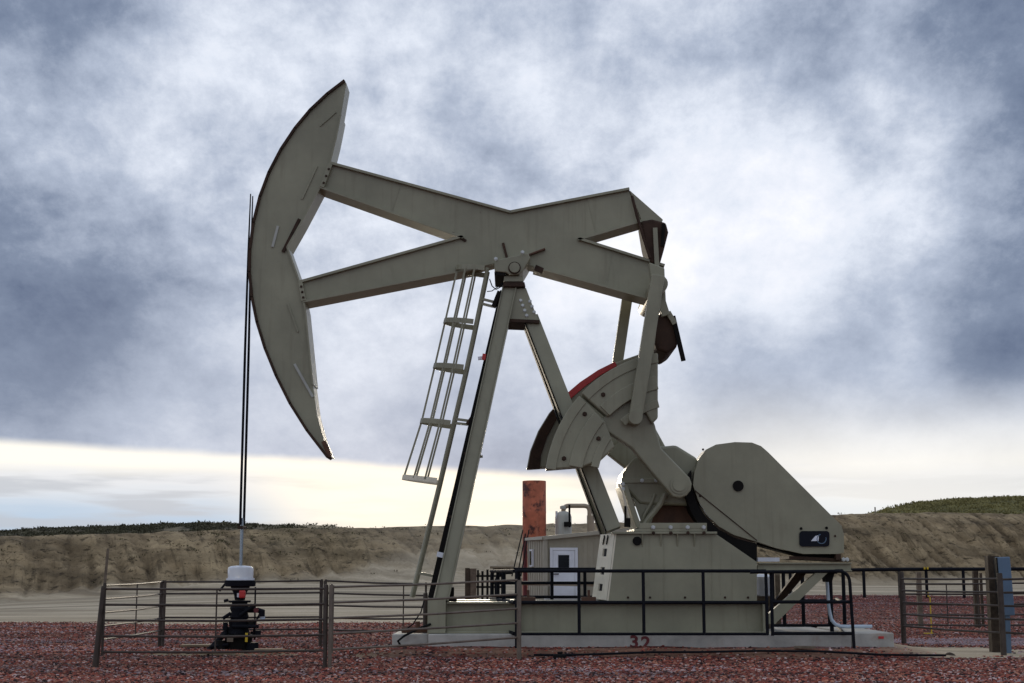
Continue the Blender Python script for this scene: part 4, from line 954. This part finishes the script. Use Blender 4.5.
for z, nm in ((RM, 'mid_rail'), (RB, 'bottom_rail')): MB().tube([(X(517), YR, z), (X(767), YR, z)], 0.032 if nm == 'mid_rail' else 0.026, 10).build(nm, 'black', g1, smooth=True)
for px in (579, 643.5, 703.5, 766.5): MB().tube([(X(px), YR-0.005, RB-0.02), (X(px), YR-0.005, RT)], 0.030, 10).build('post', 'black', g1, smooth=True)
g2 = thing('guard_rail', (X(810), YR, 0), 'short black railing panel with a rounded top right corner by the slab end', 'railing', GRP)
MB().tube(bent([(X(750), YR-0.09, RT-0.02), (X(849.5), YR-0.05, RT), (X(852), YR-0.05, -0.05)], 0.22, 7), 0.031, 10).build('top_rail', 'black', g2, smooth=True)
MB().tube([(X(771.5), YR-0.02, RB-0.03), (X(771.5), YR-0.02, RT-0.01)], 0.031, 10).build('post', 'black', g2, smooth=True)
for z, nm in ((RM+0.01, 'mid_rail'), (RB+0.01, 'bottom_rail')): MB().tube([(X(771.5), YR-0.02, z), (X(851), YR-0.03, z)], 0.031, 10).build(nm, 'black', g2, smooth=True)
g3 = thing('guard_rail', (X(840), 29.2, 0), 'black railing running back along the right end of the slab', 'railing', GRP)
xr = X(846); xq = at(784, 600, YRR).x
MB().tube([(xr, YR+0.25, RT), (xr+0.05, 29.0, RT), (at(836, 600, 31).x, 31.0, RT)], 0.036, 8).build('top_rail', 'black', g3, smooth=True)
for z, nm in ((RM, 'mid_rail'), (RB, 'bottom_rail')): MB().tube([(xr, YR+0.25, z), (at(836, 600, 31).x, 31.0, z)], 0.032, 8).build(nm, 'black', g3, smooth=True)
for px, yy in ((831, 28.7), (844, 30.9)): MB().tube([(at(px, 600, yy).x, yy, 0.0), (at(px, 600, yy).x, yy, RT)], 0.040, 8).build('post', 'black', g3, smooth=True)
g4 = thing('guard_rail', (X(800), YRR, 0), 'black railing along the rear of the slab seen below the motor platform', 'railing', GRP)
for z, nm in ((RT-0.02, 'top_rail'), (RM-0.05, 'mid_rail'), (RB, 'bottom_rail')): MB().tube([(at(770, 600, YRR).x, YRR, z), (at(838, 600, YRR).x, YRR, z)], 0.036, 8).build(nm, 'black', g4, smooth=True)
for px in (773, 784, 803, 829): MB().tube([(at(px, 600, YRR).x, YRR, 0.0), (at(px, 600, YRR).x, YRR, RT-0.02)], 0.040, 8).build('post', 'black', g4, smooth=True)
g5 = thing('guard_rail', (X(505), 29.2, 0), 'black railing running back from the front left corner post', 'railing', GRP)
pA, pB = (X(514.5), YR+0.12), (at(491, 600, 31.0).x, 31.0)
for z, nm in ((RT, 'top_rail'), (RM, 'mid_rail'), (RB, 'bottom_rail')): MB().tube([(pA[0], pA[1], z), (pB[0], pB[1], z)], 0.036, 8).build(nm, 'black', g5, smooth=True)
for t in (0.42, 0.68): 
    x, y = lerp(pA[0], pB[0], t), lerp(pA[1], pB[1], t); MB().tube([(x, y, PZ), (x, y, RT)], 0.038, 8).build('post', 'black', g5, smooth=True)
g6 = thing('guard_rail', (X(500), YRR, 0), 'black railing with hooped end behind the skid left of the shed', 'railing', GRP)
zr = at(495, 569.5, YRR).z
MB().tube(bent([(at(492, 600, YRR).x, YRR, PZ), (at(492, 600, YRR).x, YRR, zr), (at(600, 600, YRR).x, YRR, zr)], 0.12), 0.042, 8).build('top_rail', 'black', g6, smooth=True)
MB().tube(bent([(at(497, 600, YRR).x, YRR-0.1, PZ), (at(496, 600, YRR).x, YRR-0.1, zr-0.06), (at(512, 600, YRR).x, YRR-0.1, zr-0.06)], 0.25), 0.040, 8).build('hoop_end', 'black', g6, smooth=True)
for y_ in (583, 597): MB().tube([(at(494, 600, YRR).x, YRR, at(500, y_, YRR).z), (at(600, 600, YRR).x, YRR, at(500, y_, YRR).z)], 0.032, 8).build('mid_rail', 'black', g6, smooth=True)
for px in (504, 519, 552, 585): MB().tube([(at(px, 600, YRR).x, YRR, PZ), (at(px, 600, YRR).x, YRR, zr)], 0.036, 8).build('post', 'black', g6, smooth=True)
MB().tube([(at(490, 600, YRR).x, YRR-0.05, zr+0.05), (at(513, 600, YRR).x, YRR-0.05, zr+0.05)], 0.03, 8).build('pale_cap_rail', 'pipe_tan', g6, smooth=True)

# ------------------------------------------------------------------ pipe stock panels
PEN = 'pipe panels penning the wellhead'; PENR = 'pipe panels of the right pen'
def panel(label, a, b2, group, n=5, r=0.0185, m='pipe', stiles=(0.0, 1.0), mids=(), feet=True):
    # a, b2: (px, y_top, y_bottom, Y)
    ta, ba = at(a[0], a[1], a[3]), at(a[0], a[2], a[3]); tb_, bb = at(b2[0], b2[1], b2[3]), at(b2[0], b2[2], b2[3])
    ba.x = ta.x; bb.x = tb_.x
    t = thing('stock_fence', ((ta.x+tb_.x)/2, (a[3]+b2[3])/2, 0), label, 'fence panel', group)
    for k in range(n):
        f = k/(n-1); p, q = lerp(ta, ba, f), lerp(tb_, bb, f); mid = (p+q)/2+Vector((0, random.uniform(-.01, .01), -random.uniform(0.004, 0.018)))
        MB().tube([p, mid, q], r, 8).build('rail', m, t, smooth=True)
    for s in stiles:
        p, q = lerp(ta, tb_, s), lerp(ba, bb, s); q2 = Vector((q.x, q.y, q.z-0.06))
        MB().tube([q2, p+Vector((0, 0, 0.03))], r*1.15, 8).build('stile', m, t, smooth=True)
    for s in mids:
        p, q = lerp(ta, tb_, s), lerp(ba, bb, s)
        MB().tube([q, p], r*0.7, 6).build('brace', m, t, smooth=True)
    return t
panel('front pipe panel before the wellhead with brown level rails', (105, 589, 652, 23.3), (326, 588.6, 650.5, 23.3), PEN, mids=(0.507,))
panel('side pipe panel running back from the leaning left corner post', (105, 585.5, 639.5, 23.6), (163, 581.7, 630.2, 29.8), PEN, r=0.017, mids=(0.5,))
panel('rear pipe panel behind the wellhead between the two double posts', (165, 581.8, 629.5, 29.8), (322, 580.6, 629, 29.8), PEN, mids=(0.5,))
panel('rear pipe panel ending at the grey post beside the skid', (326, 580.8, 630, 29.8), (426, 584, 630.5, 29.2), PEN, mids=(0.78,))
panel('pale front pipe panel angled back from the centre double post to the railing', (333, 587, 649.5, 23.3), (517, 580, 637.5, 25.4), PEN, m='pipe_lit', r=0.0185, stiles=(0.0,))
def post(label, px, ytop, Y, r, m, group=None, lean=0.0, name='fence_post', bottom=0.0, cap=False, square=False):
    t_ = at(px, ytop, Y); base = Vector((t_.x-lean, Y, bottom-0.15))
    mb = MB()
    if square: mb.bar(base, t_, r*2, r*2)
    else: mb.tube([base, lerp(base, t_, .97), t_], [r, r, r*0.85], 10)
    o_ = mb.build(name, m, None, 0.006 if square else 0.0, smooth=not square)
    return tag(o_, label, 'post', group)
GP = 'posts of the pipe pens'
post('leaning left corner post of the wellhead pen, front of the pair', 103.5, 586, 23.25, 0.036, 'pipe', GP, lean=0.10)
post('thinner second pipe leaning behind the left corner post', 105, 583, 23.4, 0.029, 'pipe', GP, lean=0.08)
post('thin grey stake rising above the left corner post', 108, 548.5, 23.5, 0.022, 'wood', GP, lean=0.10, name='stake')
post('left pipe of the centre double post', 326.5, 584.5, 23.3, 0.034, 'pipe', GP)
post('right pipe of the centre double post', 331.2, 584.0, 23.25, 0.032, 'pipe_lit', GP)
post('left pipe of the rear left double post', 161.8, 580.5, 29.85, 0.036, 'pipe', GP)
post('right pipe of the rear left double post', 165.0, 580.3, 29.75, 0.034, 'pipe', GP)
post('left pipe of the rear double post right of the wellhead', 321.5, 580, 29.85, 0.036, 'pipe', GP)
post('right pipe of the rear double post right of the wellhead', 325.3, 580, 29.75, 0.034, 'pipe', GP)
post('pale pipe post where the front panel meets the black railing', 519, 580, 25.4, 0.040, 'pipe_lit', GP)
post('short blue grey post beside the left end of the skid', 425.5, 593, 28.3, 0.045, 'pipe', GP)
# right pen
panel('front pipe panel of the right pen between dark post and blue sleeve', (901.5, 578.8, 626, 30.6), (998, 578.8, 632.8, 27.2), PENR, r=0.020)
panel('rear pipe panel of the right pen with thin braces', (904, 584, 624.5, 32.5), (1032, 583, 625, 32.5), PENR, r=0.02, mids=(0.33, 0.57))
panel('right hand pipe panel leaving the frame beyond the blue sleeve', (1001, 579.5, 632.5, 27.2), (1062, 576, 634, 26.4), PENR, r=0.020)
post('dark left post of the right pen', 901, 571.5, 30.7, 0.055, 'pipe', GP)
post('dark pipe post in front of the blue sleeve', 999.5, 573, 26.9, 0.055, 'pipe', GP)
post('wide brown timber post behind the blue sleeve', 991.5, 556, 28.0, 0.105, 'wood_dark', GP, square=True)
post('pale wooden post in the right pen beside the yellow stake', 918.3, 572, 40.0, 0.062, 'wood', GP, square=True, bottom=0.1)
post('dark wooden post behind the right pen rails', 975, 571, 40.0, 0.070, 'wood_dark', GP, square=True, bottom=0.0)
post('thin dark post right of the dark wooden post', 980.5, 573, 40.5, 0.035, 'wood_dark', GP, square=True, bottom=0.0)
# blue sleeve box on its stem
bs = thing('blue_marker_sleeve', (at(1006, 640, 27.6).x, 27.6, 0), 'faded blue leaning marker sleeve on a stem at the right pen', 'marker')
b = MB(); p0, p1 = at(1002, 557, 27.6), at(1007, 615.5, 27.6); b.bar(p1, p0, 0.20, 0.245); b.build('sleeve', 'blue', bs, 0.02)
b = MB(); b.bar(p1+Vector((-0.128, 0, 0.01)), p0+Vector((-0.128, 0, -0.01)), 0.18, 0.03); b.build('dark_side_strip', 'dark', bs)
MB().bar((p1.x-0.01, 27.6, -0.1), (p1.x, 27.6, p1.z), 0.10, 0.09).build('stem', 'blue', bs, 0.01)
q = at(929, 592.5, 36)
ys_ = MB().tube([(q.x+0.02, 36, -0.05), (q.x+0.02, 36, q.z-0.12), (q.x-0.02, 36, q.z-0.1), (q.x-0.02, 36, q.z)], 0.016, 6).box((q.x-0.17, 35.95, 0.0), (q.x+0.05, 36.05, 0.03)).build('marker_stake', 'yellow', None)
tag(ys_, 'thin yellow marker stake in the red gravel behind the right pen', 'stake')
# far pipe fence
ff = thing('pipe_fence', (at(930, 590, 76).x, 76, terrain(at(930, 590, 76).x, 76)), 'long black single rail pipe fence at the foot of the right berm', 'fence')
YFF = 70.0
rl_ = [at(px, py, YFF) for px, py in ((770, 571.5), (850, 570), (900, 569.3), (960, 569.2), (1040, 569))]
MB().tube(rl_, 0.085, 8).build('rail', 'black', ff, smooth=True)
for px in (790, 827, 863.5, 899, 926, 963, 1000, 1036):
    x = at(px, 570, YFF).x; MB().tube([(x, YFF, terrain(x, YFF)-0.1), (x, YFF, at(px, 569.5, YFF).z)], 0.075, 8).build('post', 'black', ff, smooth=True)
for px in (924.5, 927.5): q = at(px, 568.3, YFF-0.1); MB().box((q.x-0.035, YFF-0.15, q.z-0.05), (q.x+0.035, YFF-0.09, q.z+0.07)).build('yellow_tie', 'yellow', ff)
# thin survey poles on the skyline
for px, yt, lb in ((875, 507, 'thin bare pole on the berm crest right of the belt guard'),):
    Yp = 110; q = at(px, yt, Yp); o_ = MB().tube([(q.x, Yp, q.z-1.6), (q.x, Yp, q.z)], 0.05, 6).build('pole', 'wood', None); tag(o_, lb, 'pole')

# ------------------------------------------------------------------ conduit on the slab, drum under the platform
cd = MB().tube(bent([at(826.5, 572, 28.6), at(829, 612, 28.6), at(834, 626.5, 28.6), at(872, 626.5, 28.6)], 0.18, 6), 0.034, 8).build('conduit_pipe', 'conduit', None, smooth=True)
tag(cd, 'pale blue grey conduit pipe dropping to the slab and running right', 'conduit')
dr = thing('white_drum', (at(764.5, 596, 30.2).x, 30.2, PZ), 'white plastic drum half hidden behind the pump pedestal', 'drum')
q = at(763.5, 600, 30.2); zt1, zt0 = at(763, 574, 30.2).z, at(763, 596, 30.2).z
MB().lathe((q.x, 30.2, 0), [(0.17, zt0), (0.20, zt0+0.03), (0.20, zt1-0.06), (0.12, zt1-0.01), (0.08, zt1)], 18).build('drum_body', 'white', dr, smooth=True)
MB().box((q.x-0.16, 30.05, PZ), (q.x+0.16, 30.35, zt0)).build('drum_stand', 'wood', dr)
post('short yellow brown timber post under the motor platform', 777, 574, 31.6, 0.055, 'wood', None, square=True, name='timber_post')

# ------------------------------------------------------------------ shed behind the skid
YS = 36.0
sh = thing('equipment_shed', (at(580, 600, YS).x, YS+1.5, 0), 'tan metal equipment shed with white door behind the pump base', 'shed')
xl, xc, xrr = at(527.5, 570, YS+2.4).x, at(546, 570, YS).x, at(640, 570, YS).x
zc_, zl_, zr2 = at(546, 539.5, YS).z, at(527.5, 540.5, YS+2.4).z, at(640, 530, YS).z
def wall_panels(p, q, zp, zq, name, step=0.2):
    d = Vector((q[0]-p[0], q[1]-p[1], 0)); L_ = d.length; d.normalize(); nrm = Vector((d.y, -d.x, 0))
    b = MB(); b.add([(p[0], p[1], 0), (q[0], q[1], 0), (q[0], q[1], zq), (p[0], p[1], zp)]+[(p[0]-nrm.x*.08, p[1]-nrm.y*.08, 0), (q[0]-nrm.x*.08, q[1]-nrm.y*.08, 0), (q[0]-nrm.x*.08, q[1]-nrm.y*.08, zq), (p[0]-nrm.x*.08, p[1]-nrm.y*.08, zp)],
          [(0, 1, 2, 3), (7, 6, 5, 4), (0, 4, 5, 1), (1, 5, 6, 2), (2, 6, 7, 3), (3, 7, 4, 0)])
    w = b.build('wall', 'shed', sh)
    k = step/2; rb = MB()
    while k < L_:
        c = Vector((p[0], p[1], 0))+d*k+nrm*0.012; z = lerp(zp, zq, k/L_)
        rb.bar(c, c+Vector((0, 0, z-0.02)), 0.012, 0.02, up=tuple(nrm)); k += step
    rb.build('siding_ribs', 'shed', w)
    return w
wf = wall_panels((xc, YS), (xrr, YS), zc_, zr2, 'front', 0.14)
wl_ = wall_panels((xl, YS+2.4), (xc, YS), zl_, zc_, 'left', 0.3)
MB().bar((xc-0.01, YS-0.02, 0), (xc-0.01, YS-0.02, zc_), 0.07, 0.10).build('corner_trim', 'shed_trim', sh)
MB().bar((xc-0.06, YS-0.05, zc_+0.03), (xrr+0.05, YS-0.05, zr2+0.03), 0.10, 0.08).build('eave_trim', 'shed_trim', sh)
MB().bar((xl-0.02, YS+2.4, zl_+0.03), (xc-0.05, YS-0.03, zc_+0.03), 0.10, 0.07).build('eave_trim', 'shed_trim', sh)
b = MB(); b.add([(xl, YS+2.4, zl_+0.075), (xc-0.05, YS-0.08, zc_+0.075), (xrr, YS-0.08, zr2+0.075), (xrr, YS+2.6, zr2+0.06)]+[(xl, YS+2.4, zl_+0.02), (xc-0.05, YS-0.0, zc_+0.02), (xrr, YS-0.0, zr2+0.02), (xrr, YS+2.6, zr2)], [(0, 1, 2, 3), (7, 6, 5, 4), (0, 4, 5, 1), (1, 5, 6, 2), (2, 6, 7, 3), (3, 7, 4, 0)])
b.build('roof', 'shed', sh)
a, b2 = at(553, 550.5, YS-0.06), at(575, 598, YS-0.06)
dr_ = MB().box((a.x, YS-0.07, b2.z-0.2), (b2.x, YS-0.03, a.z)).build('door', 'white', sh, 0.01)
a2, b3 = at(558.2, 555, YS-0.08), at(569.2, 569, YS-0.08)
fr = MB().box((a2.x-0.06, YS-0.085, b3.z-0.06), (b3.x+0.06, YS-0.072, a2.z+0.06)).build('window_frame', 'white', dr_, 0.004)
MB().box((a2.x, YS-0.096, b3.z), (b3.x, YS-0.088, a2.z)).build('window_pane', 'glass', dr_)
q = at(555.5, 574, YS-0.09); MB().bar((q.x-0.06, YS-0.12, q.z), (q.x+0.08, YS-0.12, q.z), 0.03, 0.03).build('handle', 'steel_rust', dr_)
for s in (0, 1):
    xx = a.x-0.075 if s == 0 else b2.x+0.005
    MB().box((xx, YS-0.075, b2.z-0.2), (xx+0.07, YS-0.02, a.z+0.07)).build('door_frame', 'white', sh)
MB().box((a.x-0.005, YS-0.078, a.z+0.004), (b2.x+0.005, YS-0.02, a.z+0.07)).build('door_frame', 'white', sh)
lw = lerp(Vector((xl, YS+2.4, 0)), Vector((xc, YS, 0)), 0.30)
dl = (Vector((xc, YS, 0))-Vector((xl, YS+2.4, 0))).normalized(); nl = Vector((dl.y, -dl.x, 0))
zw1, zw0 = at(532, 551, lw.y).z, at(532, 565, lw.y).z
MB().bar(lw+nl*0.03+Vector((0, 0, zw0-0.04)), lw+nl*0.03+Vector((0, 0, zw1+0.04)), 0.05, 0.36, up=tuple(nl)).build('window_frame', 'white', sh)
MB().bar(lw+nl*0.05+Vector((0, 0, zw0)), lw+nl*0.05+Vector((0, 0, zw1)), 0.03, 0.22, up=tuple(nl)).build('window_pane', 'glass', sh)
MB().tube([at(517, 583, YS-1.6), at(598, 584.5, YS-1.2)], 0.05, 8).tube([at(519.5, 578, YS-1.6), at(519.5, 612, YS-1.6)], 0.07, 8).build('tan_line_pipe', 'pipe_tan', None, smooth=True)
tag(bpy.data.objects['tan_line_pipe'], 'tan horizontal line pipe running before the shed door', 'pipe')
st = MB().box((at(545, 594, 34.6).x, 34.2, at(545, 597, 34.6).z-0.25), (at(590, 594, 34.6).x, 35.6, at(545, 597, 34.6).z)).build('door_step', 'white_dirty', None, 0.02)
tag(st, 'pale low step platform in front of the shed door', 'step')

# rusty red stack with guy wires
sk_ = thing('rusty_stack', (at(534, 600, 40).x, 40, terrain(at(534, 600, 40).x, 40)), 'rusty red vertical stack pipe standing behind the shed', 'stack')
q = at(534.2, 481, 40); rs_ = (546-522.5)/2/FPX*40
MB().lathe((q.x, 40, 0), [(rs_, 0), (rs_, q.z-0.9), (rs_*1.01, q.z-0.88), (rs_*1.01, q.z-0.84), (rs_, q.z-0.82), (rs_, q.z-0.01), (rs_*0.97, q.z), (rs_*0.9, q.z), (rs_*0.9, q.z-0.6)], 28).build('stack_shell', 'stack', sk_, smooth=True)
MB().cyl((q.x, 40, q.z+0.0), rs_*0.88, -0.02, 'Z', 20).build('stack_mouth', 'dark', sk_)
MB().tube([(at(525, 540, 39.5).x, 39.5, 0.0), (at(525, 540, 39.5).x, 39.5, at(525, 537, 39.5).z)], 0.05, 8).build('side_pipe', 'red_dirty', sk_, smooth=True)
for (x0_, y0_, x1_, y1_) in ((523, 530, 512, 576), (525.5, 534, 517, 578), (529, 530, 521, 576)):
    MB().tube([at(x0_, y0_, 39.4), at(x1_, y1_, 38.2)], 0.018, 5).build('guy_wire', 'dark', sk_)
# grey vessel and gooseneck pipe
ve = thing('separator_vessel', (at(563, 600, 40).x, 40, 0), 'grey upright separator vessel with domed top behind the shed', 'vessel')
q = at(563.3, 515, 40); rv_ = 8.2/FPX*40
MB().lathe((q.x, 40, 0), [(rv_, 0), (rv_, q.z-0.06), (rv_*0.9, q.z+0.03), (rv_*0.55, q.z+0.09), (rv_*0.2, q.z+0.11)], 24).build('vessel_shell', 'vessel', ve, smooth=True)
MB().lathe((q.x, 40, 0), [(0.05, q.z+0.1), (0.05, q.z+0.16), (0.09, q.z+0.17), (0.09, q.z+0.24), (0.04, q.z+0.26)], 12).build('top_nozzle', 'vessel', ve, smooth=True)
qq = at(556.5, 513, 39.9); MB().tube([(qq.x, 39.9, qq.z-0.15), (qq.x, 39.9, qq.z+0.05)], 0.03, 8).build('small_nozzle', 'white_dirty', ve)
qq = at(569.5, 520, 39.7); MB().tube([(qq.x, 39.7, qq.z-0.2), (qq.x, 39.7, qq.z+0.42)], 0.028, 6).box((qq.x-0.15, 39.65, qq.z-0.18), (qq.x+0.05, 39.75, qq.z-0.05)).build('level_gauge', 'dark', ve)
gn = MB().tube(bent([at(563.3, 512, 40), at(563.3, 505.8, 40), at(589.5, 505.8, 40), at(590, 560, 40)], 0.16, 6), 0.062, 10).build('gooseneck_pipe', 'pipe_tan', None, smooth=True)
tag(gn, 'tan gooseneck pipe arching from the vessel top down behind the shed', 'pipe')
rz = at(590.5, 520, 39.95); MB().tube([(rz.x, 39.95, 0), (rz.x, 39.95, at(590, 515.5, 39.95).z)], 0.10, 10).build('riser_pipe', 'pipe_tan', None, smooth=True)
tag(bpy.data.objects['riser_pipe'], 'thicker tan riser pipe under the gooseneck bend', 'pipe')
# short stick fence behind the skid
sf = thing('stick_fence', (at(478, 600, 44).x, 44, 0), 'short fence of dark sticks and two pale timbers left of the shed', 'fence')
for px, yt, r, m in ((467.5, 568, 0.07, 'wood_dark'), (470.5, 569, 0.05, 'wood_dark'), (473.5, 568.5, 0.09, 'wood'), (478, 570, 0.03, 'dark'), (482.5, 571, 0.035, 'dark'), (487.5, 569.5, 0.035, 'dark'), (502, 570, 0.03, 'dark')):
    q = at(px, yt, 44); MB().bar((q.x, 44, -0.05), q, r*2, r*2).build('stick', m, sf)
for y_ in (576, 587): MB().tube([at(467, y_, 44.1), at(505, y_, 44.1)], 0.03, 6).build('stick_rail', 'dark', sf)
# hoses by the left slab block
for k, (pp, lb) in enumerate((([(431, 624), (420, 628), (412, 632), (404, 636), (398, 641), (402, 648)], 'dark hose looping down over the left slab block'), ([(424, 601), (421, 612), (413, 624), (404, 631)], 'thin dark hose slanting from the grey post to the slab'))):
    ho = MB().tube([at(x, y, 27.6) for x, y in pp], 0.022 if k == 0 else 0.012, 6).build('hose', 'rubber', None, smooth=True); tag(ho, lb, 'hose')
q = at(415, 632, 28); va = MB().tube([(q.x-0.25, 27.95, PZ+0.06), (q.x+0.25, 27.95, PZ+0.06)], 0.06, 8).tube([(q.x+0.05, 27.95, PZ+0.06), (q.x+0.05, 27.95, PZ+0.22)], 0.045, 8).build('pipe_valve', 'rust_panel', None, smooth=True)
tag(va, 'small rusty pipe valve lying on the left slab block', 'valve')
# larger rocks on the sandy strip
for k, (px, py, s, lb) in enumerate(((950, 655, 0.09, 'dark rock on the bare strip right of the slab'), (905, 651, 0.06, 'small rock beside the right slab corner'))):
    q = ground_pt(px, py, 0.0); bm = bmesh.new(); bmesh.ops.create_icosphere(bm, subdivisions=2, radius=s)
    for v in bm.verts: v.co *= 1+0.35*noise.noise(v.co*9+Vector((k, 0, 0))); v.co.z *= 0.6
    me = bpy.data.meshes.new('rock'); bm.to_mesh(me); bm.free(); me.materials.append(M['wood_dark']); o_ = bpy.data.objects.new('rock', me); COL.objects.link(o_); o_.location = (q.x, q.y, 0.02); tag(o_, lb, 'rock')
